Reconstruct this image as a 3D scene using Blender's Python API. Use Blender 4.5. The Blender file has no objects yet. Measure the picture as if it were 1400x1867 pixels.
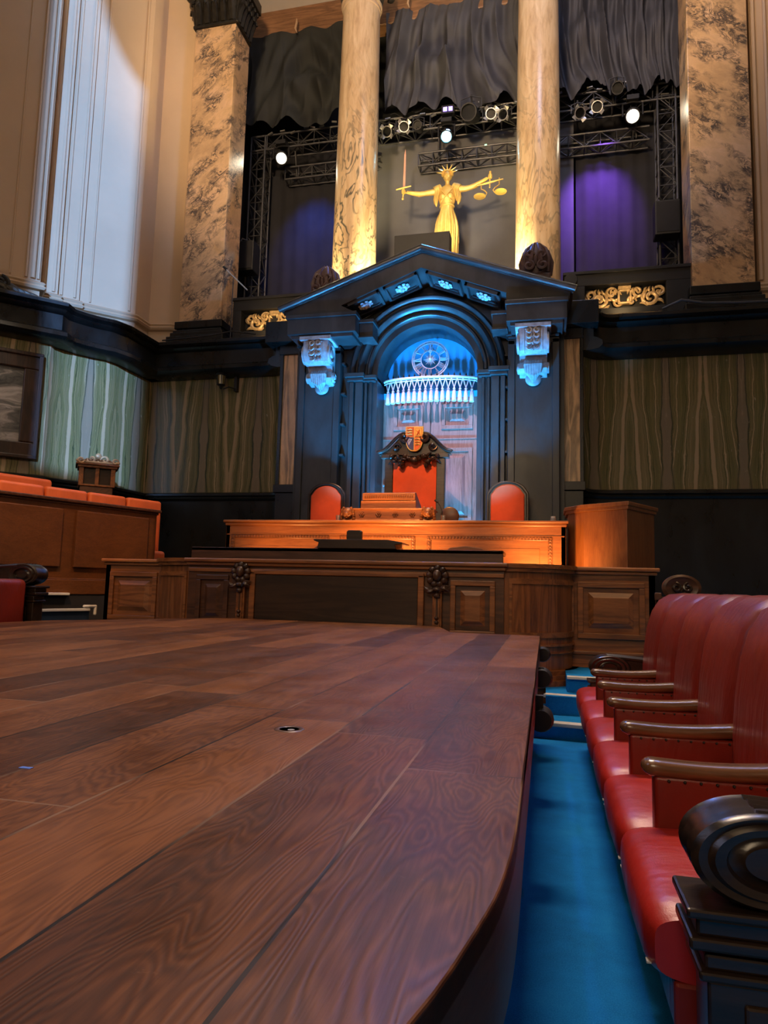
import bpy, bmesh, math, random
from math import sin, cos, pi, radians, sqrt, atan2
from mathutils import Vector, Matrix, noise

random.seed(7)
scene = bpy.context.scene
COL = scene.collection

# ------------------------------------------------------------------ camera
F_PX = 1255.0
th, ps, ro = radians(6.12), radians(13.3), radians(1.455)
fwd = Vector((-sin(ps) * cos(th), cos(ps) * cos(th), sin(th)))
rt = Vector((cos(ps), sin(ps), 0))
up = rt.cross(fwd)
Rv = rt * cos(ro) + up * sin(ro)
Uv = -rt * sin(ro) + up * cos(ro)
cam_d = bpy.data.cameras.new('camera')
cam = bpy.data.objects.new('camera', cam_d)
COL.objects.link(cam)
m = Matrix((Rv, Uv, -fwd)).transposed().to_4x4()
m.translation = Vector((0, 0, 1.15))
cam.matrix_world = m
cam_d.sensor_fit = 'VERTICAL'
cam_d.sensor_height = 36.0
cam_d.lens = F_PX / 1867.0 * 36.0
cam_d.clip_start = 0.05
cam_d.clip_end = 100
scene.camera = cam

# ------------------------------------------------------------------ exposure, world
scene.view_settings.view_transform = 'Standard'
scene.view_settings.look = 'None'
scene.view_settings.gamma = 1.0
scene.view_settings.use_curve_mapping = False
scene.view_settings.exposure = 0.0
try:
    scene.cycles.use_denoising = True
    scene.cycles.max_bounces = 6
    scene.cycles.sample_clamp_indirect = 4.0
    scene.cycles.caustics_reflective = False
    scene.cycles.caustics_refractive = False
except Exception:
    pass
world = bpy.data.worlds.new('world')
scene.world = world
world.use_nodes = True
world.node_tree.nodes['Background'].inputs[0].default_value = (0.55, 0.72, 1.0, 1)
world.node_tree.nodes['Background'].inputs[1].default_value = 0.03

# ------------------------------------------------------------------ lights
def aim(o, target):
    d = Vector(target) - o.location
    o.rotation_euler = d.to_track_quat('-Z', 'Y').to_euler()

def light(name, kind, loc, target, power, color, **kw):
    l = bpy.data.lights.new(name, kind)
    l.energy = power
    l.color = color
    for k, v in kw.items():
        setattr(l, k, v)
    o = bpy.data.objects.new(name, l)
    o.location = loc
    COL.objects.link(o)
    aim(o, target)
    return o

def spot(name, loc, target, power, color, deg=40, blend=.5, radius=.05):
    return light(name, 'SPOT', loc, target, power, color, spot_size=radians(deg), spot_blend=blend, shadow_soft_size=radius)

def area(name, loc, target, power, color, sx, sy):
    return light(name, 'AREA', loc, target, power, color, shape='RECTANGLE', size=sx, size_y=sy)

WARM = (1.0, .68, .38)
# the hall's own ceiling lights: one over the stage, one throwing light up on the plaster and columns
area('hall_ceiling_light', (-3.0, 2.0, 14.2), (-3.0, 4.0, 0), 150, WARM, 6, 6)
spot('hall_uplight', (-2.5, -2.5, 9.0), (-2.5, 12.5, 12.6), 8600, WARM, 50, .4, .8)
area('hall_wall_fill', (-2.0, -4.5, 6.0), (-2.0, 12.0, 4.0), 225, (1.0, .74, .46), 4, 2)  # added soft fill that warms the marble walls
# daylight coming in by the opening cut in the back wall to shape it
light('daylight_sun', 'SUN', (3, -12, 14), (3 - 5.0, -12 + 10, 14 - 1.2), 6.2, (.20, .45, 1.0), angle=radians(.9))
area('left_cool_fill', (-8.5, .5, 7.5), (1.0, 3.0, 0.2), 85, (.56, .66, 1.0), 2.2, 4.5)  # added cool fill for highlights on the seat fronts, no window behind it
# stage lamps of the production, with a few added fills among them
o = area('bridge_lamps', (-1.0, 8.3, 11.6), (-.2, 2.4, .5), 330, (1.0, .74, .54), 3.0, .8)
o.data.spread = radians(110)
spot('judge_bench_lamp', (-3.0, 3.2, 9.5), (-2.1, 9.9, 2.4), 4200, (1.0, .36, .10), 25, .7, .08)
spot('bench_front_lamp', (-1.9, 7.85, 1.15), (-1.85, 8.6, 1.62), 190, (1.0, .40, .11), 110, .9, .06)
spot('bench_front_lamp', (-.10, 7.95, 1.2), (-.02, 8.6, 1.5), 120, (1.0, .40, .11), 110, .9, .06)
spot('bench_front_lamp', (-3.5, 7.85, 1.2), (-3.3, 8.6, 1.7), 60, (1.0, .38, .10), 110, .9, .06)
spot('jury_lamp', (-3.2, 1.5, 9.5), (-6.2, 7.9, 2.1), 2600, (1.0, .46, .16), 24, .7, .08)
BLUE = (.04, .40, 1.0)
spot('console_blue_lamp', (-2.95, 10.1, 1.7), (-3.45, 11.0, 5.4), 1300, BLUE, 66, .7, .08)
spot('console_blue_lamp', (-1.05, 10.1, 1.7), (-.55, 11.0, 5.4), 1300, BLUE, 66, .7, .08)
spot('rail_warm_fill', (-1.0, -1.0, 8.5), (-2.4, 6.9, 1.1), 600, (1.0, .62, .36), 34, .9, .1)  # added warm fill to lift the dark rail panels
spot('wing_warm_fill', (1.6, 3.5, 7.5), (.55, 7.3, .8), 420, (1.0, .55, .26), 26, .8, .1)  # added warm fills, one for each rail wing
spot('wing_warm_fill', (-4.0, 3.5, 7.5), (-4.8, 7.3, 1.0), 260, (1.0, .50, .22), 22, .8, .1)
spot('arch_blue_lamp', (-2.72, 11.14, 1.7), (-2.5, 11.05, 6.2), 1500, BLUE, 60, .8, .08)
spot('arch_blue_lamp', (-1.38, 11.14, 1.7), (-1.6, 11.05, 6.2), 1500, BLUE, 60, .8, .08)
for x, z in ((-3.05, 3.0), (-3.05, 4.3), (-1.02, 3.0), (-1.02, 4.3)):
    spot('jamb_blue_lamp', (-2.03, 5.0, 10.5), (x, 11.4, z), 1300, (.10, .48, 1.0), 8, .9, .05)
spot('niche_blue_lamp', (-2.78, 11.25, 1.5), (-2.2, 12.0, 4.9), 420, BLUE, 80, .8, .06)
spot('niche_blue_lamp', (-1.28, 11.25, 1.5), (-1.8, 12.0, 4.9), 420, BLUE, 80, .8, .06)
spot('pediment_blue_lamp', (-2.1, 14.1, 11.2), (-2.0, 10.9, 6.3), 1500, (.04, .22, 1.0), 60, .6, .08)
spot('door_lilac_lamp', (-3.4, 4.6, 10.6), (-1.95, 12.0, 3.9), 5600, (.82, .66, 1.0), 11, .5, .06)
spot('aisle_blue_lamp', (1.8, 7.6, 9.5), (.50, 2.8, 0), 280, (.34, .45, 1.0), 28, .8, .1)
for (x, y, tx, ty, p) in ((-3.22, 12.68, -3.75, 12.85, 1300), (-4.52, 12.68, -4.1, 12.85, 450), (-.78, 12.68, -.3, 12.85, 1300), (.50, 12.68, .05, 12.85, 1300)):
    spot('column_uplight', (x, y, 6.72), (tx, ty, 8.0), p, (1.0, .74, .34), 80, .8, .04)
spot('picture_fill', (-6.0, 6.4, 7.6), (-9.4, 9.2, 4.1), 120, (1.0, .84, .66), 26, .8, .06)  # added fill that brightens the framed picture, no fixture there
spot('relief_lamp', (-5.35, 12.1, 6.25), (-5.45, 12.7, 6.5), 26, (1.0, .66, .30), 120, .9, .05)
spot('relief_lamp', (1.35, 12.1, 6.25), (1.40, 12.7, 6.5), 26, (1.0, .66, .30), 120, .9, .05)
spot('statue_lamp', (-2.0, 12.9, 7.9), (-2.08, 14.1, 9.3), 115, (1.0, .74, .34), 70, .7, .05)
spot('screen_lamp', (-2.0, 12.6, 8.0), (-2.0, 15.0, 9.8), 90, (.80, .82, 1.0), 60, 1.0, .1)
spot('purple_lamp', (1.3, 14.1, 11.0), (1.1, 15.2, 9.4), 1100, (.30, .10, 1.0), 70, 1.0, .1)
spot('navy_lamp', (-5.5, 13.9, 11.0), (-5.4, 15.2, 9.0), 420, (.04, .14, 1.0), 70, 1.0, .1)
spot('pilaster_uplight', (-6.15, 12.75, 6.8), (-6.5, 12.95, 9.8), 110, (1.0, .74, .38), 60, .8, .05)
spot('pilaster_uplight', (2.2, 12.75, 6.8), (2.5, 12.95, 9.8), 80, (1.0, .74, .38), 60, .8, .05)
area('curtain_work_light', (.5, 8.5, 13.8), (-1.0, 14.3, 13.0), 110, (.66, .70, 1.0), 1.2, 1.2)

# ------------------------------------------------------------------ node helper
class NT:
    def __init__(s, name):
        s.m = bpy.data.materials.new(name)
        s.m.use_nodes = True
        s.t = s.m.node_tree
        s.b = s.t.nodes['Principled BSDF']
        s.l = s.t.links
    def n(s, typ, **kw):
        nd = s.t.nodes.new(typ)
        for k, v in kw.items():
            setattr(nd, k, v)
        return nd
    def put(s, sock, v):
        if v is None:
            return
        if isinstance(v, bpy.types.NodeSocket):
            s.l.new(v, sock)
        else:
            if isinstance(v, (tuple, list)) and len(v) == 3 and sock.type == 'RGBA':
                v = (*v, 1)
            sock.default_value = v
    def math(s, op, a, b=None, c=None):
        nd = s.n('ShaderNodeMath', operation=op)
        s.put(nd.inputs[0], a); s.put(nd.inputs[1], b)
        if c is not None: s.put(nd.inputs[2], c)
        return nd.outputs[0]
    def pos(s):
        return s.n('ShaderNodeNewGeometry').outputs['Position']
    def xyz(s, v=None):
        nd = s.n('ShaderNodeSeparateXYZ'); s.l.new(v or s.pos(), nd.inputs[0]); return nd.outputs
    def comb(s, x=0.0, y=0.0, z=0.0):
        nd = s.n('ShaderNodeCombineXYZ')
        s.put(nd.inputs[0], x); s.put(nd.inputs[1], y); s.put(nd.inputs[2], z); return nd.outputs[0]
    def scale(s, v, sc, loc=(0, 0, 0), rot=(0, 0, 0)):
        nd = s.n('ShaderNodeMapping'); s.l.new(v, nd.inputs[0])
        nd.inputs['Scale'].default_value = sc if isinstance(sc, tuple) else (sc,) * 3
        nd.inputs['Location'].default_value = loc
        nd.inputs['Rotation'].default_value = rot
        return nd.outputs[0]
    def noise(s, v, sc=5.0, det=4.0, rough=.55, dist=0.0):
        nd = s.n('ShaderNodeTexNoise'); s.l.new(v, nd.inputs['Vector'])
        nd.inputs['Scale'].default_value = sc; nd.inputs['Detail'].default_value = det
        nd.inputs['Roughness'].default_value = rough; nd.inputs['Distortion'].default_value = dist
        return nd.outputs[0]
    def noisec(s, v, sc=5.0, det=4.0):
        nd = s.n('ShaderNodeTexNoise'); s.l.new(v, nd.inputs['Vector'])
        nd.inputs['Scale'].default_value = sc; nd.inputs['Detail'].default_value = det
        return nd.outputs[1]
    def ramp(s, f, stops, interp='LINEAR'):
        nd = s.n('ShaderNodeValToRGB'); s.put(nd.inputs[0], f)
        cr = nd.color_ramp; cr.interpolation = interp
        while len(cr.elements) < len(stops): cr.elements.new(.5)
        for e, (p, c) in zip(cr.elements, stops):
            e.position = p
            e.color = (c, c, c, 1) if not isinstance(c, tuple) else (*c, 1)
        return nd.outputs[0]
    def mix(s, f, a, b, blend='MIX'):
        nd = s.n('ShaderNodeMix', data_type='RGBA', blend_type=blend)
        s.put(nd.inputs[0], f); s.put(nd.inputs[6], a); s.put(nd.inputs[7], b)
        return nd.outputs[2]
    def vadd(s, a, b):
        nd = s.n('ShaderNodeVectorMath', operation='ADD'); s.put(nd.inputs[0], a); s.put(nd.inputs[1], b); return nd.outputs[0]
    def vmul(s, a, b):
        nd = s.n('ShaderNodeVectorMath', operation='MULTIPLY'); s.put(nd.inputs[0], a); s.put(nd.inputs[1], b); return nd.outputs[0]
    def col(s, v): s.put(s.b.inputs['Base Color'], v); return s
    def set(s, rough=None, metal=None, spec=None, coat=None, emis=None, estr=None, trans=None):
        for k, v in (('Roughness', rough), ('Metallic', metal), ('Specular IOR Level', spec), ('Coat Weight', coat), ('Emission Color', emis), ('Emission Strength', estr), ('Transmission Weight', trans)):
            if v is not None: s.put(s.b.inputs[k], v)
        return s
    def bump(s, h, strength=.3, dist=.01):
        nd = s.n('ShaderNodeBump'); nd.inputs['Strength'].default_value = strength; nd.inputs['Distance'].default_value = dist
        s.l.new(h, nd.inputs['Height']); s.l.new(nd.outputs[0], s.b.inputs['Normal']); return s

def mat_plain(name, c, rough=.5, metal=0.0, var=.15, nsc=6.0, bump=0.0, spec=None, coat=None):
    t = NT(name)
    f = t.noise(t.pos(), nsc, 4)
    a = tuple(x * (1 - var) for x in c); b = tuple(min(1, x * (1 + var)) for x in c)
    t.col(t.ramp(f, [(.3, a), (.7, b)])).set(rough=rough, metal=metal, spec=spec, coat=coat)
    if bump: t.bump(t.noise(t.pos(), nsc * 8, 3), bump, .005)
    return t.m

def mat_wood(name, dark, light_, axis='x', rough=.38, sc=1.0, figure=1.0, coat=.15):
    """oak with long grain along one axis"""
    t = NT(name)
    st = {'x': (.55, 6, 6), 'y': (6, .55, 6), 'z': (6, 6, .55)}[axis]
    v = t.scale(t.pos(), tuple(k * sc for k in st))
    big = t.noise(v, .8, 2, .5, .6)
    rings = t.math('SINE', t.math('MULTIPLY', big, 46.0))
    rings = t.math('MULTIPLY_ADD', rings, .5, .5)
    fine = t.noise(t.scale(t.pos(), tuple(k * 6 * sc for k in st)), 3, 4, .7)
    blot = t.noise(t.pos(), 1.6, 3)
    f = t.math('ADD', t.math('MULTIPLY', rings, .22 * figure), t.math('ADD', t.math('MULTIPLY', fine, .50), t.math('MULTIPLY', blot, .40)))
    t.col(t.ramp(f, [(.30, dark), (.82, light_)])).set(rough=rough, coat=coat)
    t.b.inputs['Coat Roughness'].default_value = .25
    t.bump(fine, .12, .004)
    return t.m

def mat_planks():
    t = NT('stage_planks')
    o = t.xyz()
    X, Y = o[0], o[1]
    r = t.math('DIVIDE', t.math('ADD', X, .042), .229)
    row = t.math('FLOOR', r)
    fr = t.math('SUBTRACT', r, row)
    wn = t.n('ShaderNodeTexWhiteNoise', noise_dimensions='1D'); t.l.new(row, wn.inputs['W'])
    yy = t.math('DIVIDE', t.math('ADD', Y, t.math('MULTIPLY', wn.outputs[0], 3.1)), 1.9)
    seg = t.math('FLOOR', yy); fy = t.math('SUBTRACT', yy, seg)
    wid = t.n('ShaderNodeTexWhiteNoise', noise_dimensions='2D'); t.l.new(t.comb(row, seg, 0.0), wid.inputs['Vector'])
    rnd = wid.outputs[0]
    # grain coordinates shifted on every board
    gv = t.comb(t.math('ADD', t.math('MULTIPLY', X, 8.5), t.math('MULTIPLY', rnd, 17.0)), t.math('ADD', t.math('MULTIPLY', Y, 1.7), t.math('MULTIPLY', rnd, 31.0)), 0.0)
    big = t.noise(gv, 1.05, 2.5, .45, .35)
    rings = t.math('SINE', t.math('MULTIPLY', big, 150.0))
    rings = t.math('MULTIPLY_ADD', rings, .5, .5)
    pores = t.noise(t.comb(t.math('MULTIPLY', X, 160.0), t.math('MULTIPLY', Y, 9.0), rnd), 1.0, 3, .6)
    blot = t.noise(gv, .6, 3, .5)
    f = t.math('ADD', t.math('MULTIPLY', rings, .13), t.math('ADD', t.math('MULTIPLY', pores, .36), t.math('ADD', t.math('MULTIPLY', blot, .55), t.math('MULTIPLY', t.math('SUBTRACT', rnd, .15), .30))))
    c = t.ramp(f, [(.34, (.030, .009, .003)), (.56, (.098, .031, .010)), (.84, (.24, .088, .030))])
    # worn lighter scratches and scuffs
    sc = t.noise(t.comb(t.math('MULTIPLY', X, 9.0), t.math('MULTIPLY', Y, 22.0), 3.0), 2.2, 6, .75)
    c = t.mix(t.ramp(sc, [(.66, 0.0), (.74, .28)]), c, (.36, .20, .12))
    # seams
    def seam(fr_, w):
        a = t.math('LESS_THAN', fr_, w)
        b = t.math('GREATER_THAN', fr_, 1 - w)
        return t.math('MAXIMUM', a, b)
    s1 = seam(fr, .012); s2 = seam(fy, .0012)
    sm = t.math('MAXIMUM', s1, s2)
    pale = t.ramp(t.noise(t.pos(), 1.3, 2), [(.52, (.012, .006, .004)), (.60, (.24, .14, .09))])
    c = t.mix(sm, c, pale)
    t.col(c)
    t.set(rough=t.ramp(t.noise(t.pos(), 5, 4), [(.3, .30), (.7, .46)]), spec=.3)
    h = t.math('SUBTRACT', t.math('ADD', t.math('MULTIPLY', rings, .18), t.math('MULTIPLY', pores, .25)), t.math('MULTIPLY', sm, 2.0))
    t.bump(h, .22, .004)
    return t.m

def mat_cipollino(name, ca, sa, x0=0.0, half=.62, bright=1.0, lean=.045, b0=.16, bs=-.05, seed=0.0):
    """vertically veined, book-matched green marble on a wall running along direction (ca, sa)"""
    t = NT(name)
    o = t.xyz()
    u = t.math('ADD', t.math('MULTIPLY', o[0], ca), t.math('MULTIPLY', o[1], sa))
    u = t.math('SUBTRACT', u, x0)
    q = t.math('PINGPONG', u, half)
    cell = t.math('FLOOR', t.math('DIVIDE', t.math('ADD', u, half), half * 2))
    z = o[2]
    wob = t.noise(t.comb(t.math('MULTIPLY', q, 2.2), t.math('MULTIPLY', z, .8), 5.0), 1.3, 3, .5)
    wob2 = t.noise(t.comb(t.math('MULTIPLY', q, 6.0), t.math('MULTIPLY', z, 3.6), 5.0), 1.5, 4, .6)
    wb = t.math('ADD', t.math('MULTIPLY', t.math('SUBTRACT', wob, .5), .20), t.math('MULTIPLY', t.math('SUBTRACT', wob2, .5), .035))
    zz = t.math('SUBTRACT', z, 2.9)
    # the veins lean, so mirrored slabs make tall V figures
    w = t.math('ADD', t.math('ADD', q, wb), t.math('MULTIPLY', zz, lean))
    v0 = t.noise(t.comb(t.math('MULTIPLY', w, 5.5), seed, 0.0), 1.0, 1, .5)
    v1 = t.noise(t.comb(t.math('MULTIPLY', w, 17.0), seed, 0.0), 1.0, 3, .7)
    v2 = t.noise(t.comb(t.math('MULTIPLY', w, 60.0), t.math('MULTIPLY', z, .5), 7.0), 1.0, 2, .6)
    f = t.math('ADD', t.math('ADD', t.math('MULTIPLY', v0, .35), t.math('MULTIPLY', v1, .80)), t.math('MULTIPLY', v2, .16))
    f = t.math('MULTIPLY_ADD', t.math('SUBTRACT', f, .655), 1.55, .5)
    k = bright * 1.55
    c = t.ramp(f, [(.30, (.020 * k, .024 * k, .010 * k)), (.38, (.072 * k, .072 * k, .026 * k)), (.45, (.135 * k, .112 * k, .044 * k)), (.49, (.048 * k, .052 * k, .020 * k)), (.54, (.155 * k, .122 * k, .055 * k)), (.60, (.088 * k, .080 * k, .034 * k)), (.66, (.27 * k, .205 * k, .115 * k))])
    # broad pale band leaning beside each mirror line, dark heart inside it
    def band(c, q0, sl, wd, colr, top=1.0):
        d_ = t.math('ABSOLUTE', t.math('SUBTRACT', t.math('ADD', q, t.math('MULTIPLY', wb, .6)), t.math('MULTIPLY_ADD', zz, sl, q0)))
        m_ = t.ramp(d_, [(wd * .75, top), (wd, 0.0)])
        return t.mix(m_, c, colr)
    c = band(c, b0, bs, .032, (.25 * k, .185 * k, .105 * k))
    c = band(c, half, 0.0, .085, (.15 * k, .115 * k, .078 * k), .75)
    c = band(c, half - .10, .02, .010, (.022 * k, .028 * k, .014 * k), .8)
    fl = t.noise(t.comb(t.math('MULTIPLY', q, 9.0), t.math('MULTIPLY', z, 3.0), cell), 2.2, 4, .7)
    c = t.mix(t.ramp(fl, [(.66, 0.0), (.74, .6)]), c, (.34 * k, .30 * k, .22 * k))
    t.col(c).set(rough=.34, spec=.4)
    return t.m

def mat_breccia(name, light_=(.66, .43, .23), dark=(.085, .065, .055), flip=1.0, sc=1.0):
    """warm cream marble crossed by slanting dark clouded veins"""
    t = NT(name)
    o = t.xyz()
    u = t.math('ADD', o[0], o[1])
    a, b = 1.3 * sc, .75 * sc
    v = t.comb(t.math('ADD', t.math('MULTIPLY', u, a), t.math('MULTIPLY', o[2], .55 * flip)), t.math('SUBTRACT', t.math('MULTIPLY', o[2], b * 2.6), t.math('MULTIPLY', u, 1.3 * flip)), 0.0)
    warp = t.vadd(v, t.vmul(t.noisec(v, 1.4, 3), (1.3, 1.3, 1.3)))
    n1 = t.noise(warp, 1.5, 7, .62, .3)
    vein = t.math('ABSOLUTE', t.math('SUBTRACT', n1, .5))
    line = t.ramp(vein, [(0.0, 1.0), (.016, .9), (.05, 0.0)])
    cloud = t.ramp(t.noise(v, .95, 5, .6), [(.45, 0.0), (.56, 1.0)])
    base = t.ramp(t.noise(warp, .9, 4), [(.35, tuple(x * .80 for x in light_)), (.5, light_), (.68, (light_[0] * 1.12, light_[1] * 1.15, light_[2] * 1.3))])
    n2 = t.noise(warp, 3.2, 6, .7)
    fine = t.ramp(t.math('ABSOLUTE', t.math('SUBTRACT', n2, .5)), [(0.0, .9), (.02, .6), (.055, 0.0)])
    m_ = t.math('MULTIPLY', t.math('MAXIMUM', line, fine), t.math('ADD', t.math('MULTIPLY', cloud, .95), .10))
    t.col(t.mix(m_, base, dark)).set(rough=.30, spec=.5)
    return t.m

def mat_onyx(name, cx, veins=1.0, seed=0.0):
    """honey onyx column with looping dark contour veins, strongest low down"""
    t = NT(name)
    o = t.xyz()
    a = t.math('SUBTRACT', o[0], cx)
    v = t.comb(t.math('MULTIPLY', a, 1.5), t.math('MULTIPLY', o[1], 1.0), t.math('ADD', t.math('MULTIPLY', o[2], .55), seed))
    n1 = t.noise(v, 1.25, 4, .55, .7)
    ph = t.math('FRACT', t.math('MULTIPLY', n1, 11.0))
    line = t.ramp(t.math('ABSOLUTE', t.math('SUBTRACT', ph, .5)), [(0.0, 1.0), (.10, .8), (.20, 0.0)])
    reg = t.ramp(t.noise(v, .75, 3), [(.40, 0.0), (.50, 1.0)])
    low = t.ramp(t.math('DIVIDE', o[2], 20.0), [(.48, 1.0), (.57, .15), (.70, .04)])
    m_ = t.math('MULTIPLY', t.math('MULTIPLY', line, reg), t.math('MULTIPLY', low, veins))
    st = t.noise(t.comb(t.math('MULTIPLY', a, 6.0), t.math('MULTIPLY', o[1], 6.0), t.math('MULTIPLY', o[2], 1.1)), 1.5, 5, .6, .5)
    base = t.ramp(st, [(.30, (.42, .28, .15)), (.50, (.60, .43, .25)), (.72, (.70, .55, .36))])
    t.col(t.mix(m_, base, (.07, .075, .06))).set(rough=.28, spec=.5)
    return t.m

def mat_swirl():
    t = NT('swirled_marble')
    o = t.xyz()
    u = t.math('MULTIPLY', t.math('ADD', o[0], o[1]), .7071)
    v = t.comb(t.math('MULTIPLY', u, 1.0), t.math('MULTIPLY', o[2], 2.4), 0.0)
    w = t.vadd(v, t.vmul(t.noisec(v, .9, 3), (1.6, 1.6, 0)))
    n1 = t.noise(w, 1.3, 6, .7, 1.2)
    t.col(t.ramp(n1, [(.34, (.05, .052, .05)), (.46, (.16, .155, .14)), (.56, (.42, .38, .34)), (.70, (.62, .58, .54))])).set(rough=.35)
    return t.m

def mat_black(name='black_marble', c=(.006, .0065, .006), rough=.24):
    t = NT(name)
    n1 = t.noise(t.scale(t.pos(), (1.6, 1.6, .7)), 1.4, 5, .65, .4)
    t.col(t.ramp(n1, [(.40, c), (.70, tuple(x * 2.2 for x in c))])).set(rough=t.ramp(n1, [(.35, rough), (.7, rough + .16)]), spec=.5)
    return t.m

def mat_leather(name, c, rough=.30, sc=1.0, crease=False):
    t = NT(name)
    p = t.pos()
    n = t.noise(p, 3.0 * sc, 4)
    t.col(t.ramp(n, [(.3, tuple(x * .78 for x in c)), (.7, tuple(min(1, x * 1.12) for x in c))]))
    t.set(rough=t.ramp(t.noise(p, 9, 4), [(.3, rough), (.7, rough + .13)]), spec=.5)
    vor = t.n('ShaderNodeTexVoronoi'); t.l.new(p, vor.inputs['Vector']); vor.inputs['Scale'].default_value = 260
    soft = t.noise(t.scale(p, (3, 9, 2.0) if crease else (5, 9, 2.4)), 1.0, 3, .6, 1.2 if crease else 0)
    if crease: soft = t.math('MULTIPLY', soft, 1.5)
    t.bump(t.math('ADD', t.math('MULTIPLY', vor.outputs[0], .05), t.math('MULTIPLY', soft, 1.6)), .35, .012)
    return t.m

def mat_carpet():
    t = NT('blue_carpet')
    p = t.pos()
    n = t.noise(p, 2.2, 6, .7)
    f = t.noise(p, 230, 2)
    c = t.ramp(n, [(.32, (.002, .11, .36)), (.55, (.004, .18, .55)), (.72, (.012, .24, .62))])
    c = t.mix(t.ramp(f, [(.35, 0.0), (.75, .55)]), c, (.03, .30, .70))
    t.col(c).set(rough=.95, spec=.1)
    t.bump(f, .6, .004)
    return t.m

def mat_cream(name='cream_plaster', c=(.60, .44, .29)):
    t = NT(name)
    n = t.noise(t.pos(), .8, 5, .6)
    f = t.noise(t.pos(), 60, 3)
    t.col(t.ramp(n, [(.3, tuple(x * .93 for x in c)), (.7, tuple(min(1, x * 1.04) for x in c))])).set(rough=.72, spec=.25)
    t.bump(f, .08, .003)
    return t.m

def mat_emit(name, c, s):
    t = NT(name)
    t.col((.8, .8, .8)).set(emis=c, estr=s)
    t.b.inputs['Emission Color'].default_value = (*c, 1)
    return t.m

def mat_glass(name='clear_glass'):
    t = NT(name)
    t.col((.9, .95, 1.0)).set(rough=.05, trans=.9, spec=.5)
    return t.m

M = {}
M['planks'] = mat_planks()
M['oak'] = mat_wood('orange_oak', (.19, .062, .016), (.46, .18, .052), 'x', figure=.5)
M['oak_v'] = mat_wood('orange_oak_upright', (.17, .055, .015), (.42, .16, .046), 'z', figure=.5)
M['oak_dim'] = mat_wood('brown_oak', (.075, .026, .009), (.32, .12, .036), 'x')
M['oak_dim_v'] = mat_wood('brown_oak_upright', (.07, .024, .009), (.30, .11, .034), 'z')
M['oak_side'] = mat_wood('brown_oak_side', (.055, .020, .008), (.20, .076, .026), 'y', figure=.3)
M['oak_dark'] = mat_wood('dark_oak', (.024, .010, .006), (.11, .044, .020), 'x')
M['oak_black'] = mat_wood('near_black_oak', (.008, .005, .004), (.040, .022, .013), 'x', rough=.28, coat=.3)
M['oak_arm'] = mat_wood('polished_arm_oak', (.055, .020, .008), (.23, .105, .045), 'x', rough=.22, coat=.5)
M['door_wood'] = mat_wood('pale_red_door_oak', (.16, .080, .060), (.44, .25, .20), 'z', figure=.6)
M['carved'] = mat_wood('carved_dark_oak', (.012, .006, .004), (.075, .034, .018), 'z', rough=.35)
M['black'] = mat_black()
M['surround'] = mat_black('dark_surround_marble', (.022, .023, .024), .30)
M['black_matt'] = mat_plain('black_paint', (.010, .010, .011), .55, var=.25)
M['black_cloth'] = mat_plain('black_cloth', (.012, .012, .016), .9, var=.3, nsc=2)
M['grey_screen'] = mat_plain('grey_backdrop', (.13, .13, .135), .85, var=.12, nsc=1.5)
M['curtain'] = mat_plain('black_velvet', (.050, .051, .064), .7, var=.25, nsc=1.5)
M['curtain_dark'] = mat_plain('darker_black_velvet', (.016, .018, .018), .8, var=.25, nsc=1.5)
M['cip'] = mat_cipollino('green_striped_marble', 1, 0, x0=-7.27, half=.58, lean=-.05, b0=.03, bs=.058, seed=3.0)
M['cip_r'] = mat_cipollino('green_striped_marble_right', 1, 0, x0=1.42, half=.60)
M['cip_d'] = mat_cipollino('green_striped_marble_diagonal', .7071, .7071, x0=1.35, half=.5, bright=1.5, lean=.02, b0=.2, bs=.0, seed=6.0)
M['cip_d2'] = mat_cipollino('green_striped_marble_far_right', .7071, -.7071, x0=1.1, half=.55)
M['tan_marble'] = mat_wood('tan_veined_marble', (.16, .085, .035), (.85, .56, .28), 'z', rough=.3, sc=.9, figure=1.4)
M['breccia'] = mat_breccia('cream_breccia_marble')
M['breccia_r'] = mat_breccia('cream_breccia_marble_right', (.62, .39, .19), (.08, .06, .045), flip=-1.0)
M['onyx_l'] = mat_onyx('veined_onyx', -3.87, 1.0, 1.3)
M['onyx_r'] = mat_onyx('plain_onyx', -.15, .45, 6.0)
M['swirl'] = mat_swirl()
M['cream'] = mat_cream()
M['ceiling'] = mat_cream('white_ceiling_plaster', (.78, .76, .70))
M['bronze'] = mat_plain('dark_bronze', (.030, .026, .020), .38, .5, var=.4, nsc=9)
M['gilt'] = mat_plain('gilded_carving', (.62, .43, .22), .42, .25, var=.3, nsc=14)
M['gold'] = mat_plain('gold_leaf', (.95, .62, .16), .38, .35, var=.12, nsc=10)
M['stone_carved'] = mat_plain('carved_grey_stone', (.34, .36, .38), .45, var=.3, nsc=14)
M['red_stone'] = mat_plain('dark_red_carved_stone', (.085, .045, .040), .5, var=.35, nsc=12)
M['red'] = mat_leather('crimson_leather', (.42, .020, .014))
M['red_back'] = mat_leather('shaded_crimson_leather', (.20, .016, .008), .33, crease=True)  # the crimson leather again, darkened for the shaded backs and arm sides
M['orange_red'] = mat_leather('orange_red_leather', (.60, .13, .035), .45)
M['throne_red'] = mat_leather('throne_red_leather', (.64, .085, .022), .6)
M['pink'] = mat_leather('pink_red_leather', (.48, .045, .07), .4)
M['carpet'] = mat_carpet()
M['shaded_carpet'] = mat_plain('shaded_blue_carpet', (.004, .018, .050), .95, var=.2)  # blue carpet with the shade on the tier steps put into its colour
M['white_trim'] = mat_plain('pale_step_nosing', (.62, .62, .60), .5, var=.1)
M['white_silk'] = mat_plain('white_silk_cord', (.74, .76, .80), .6, var=.1, nsc=20)
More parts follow.
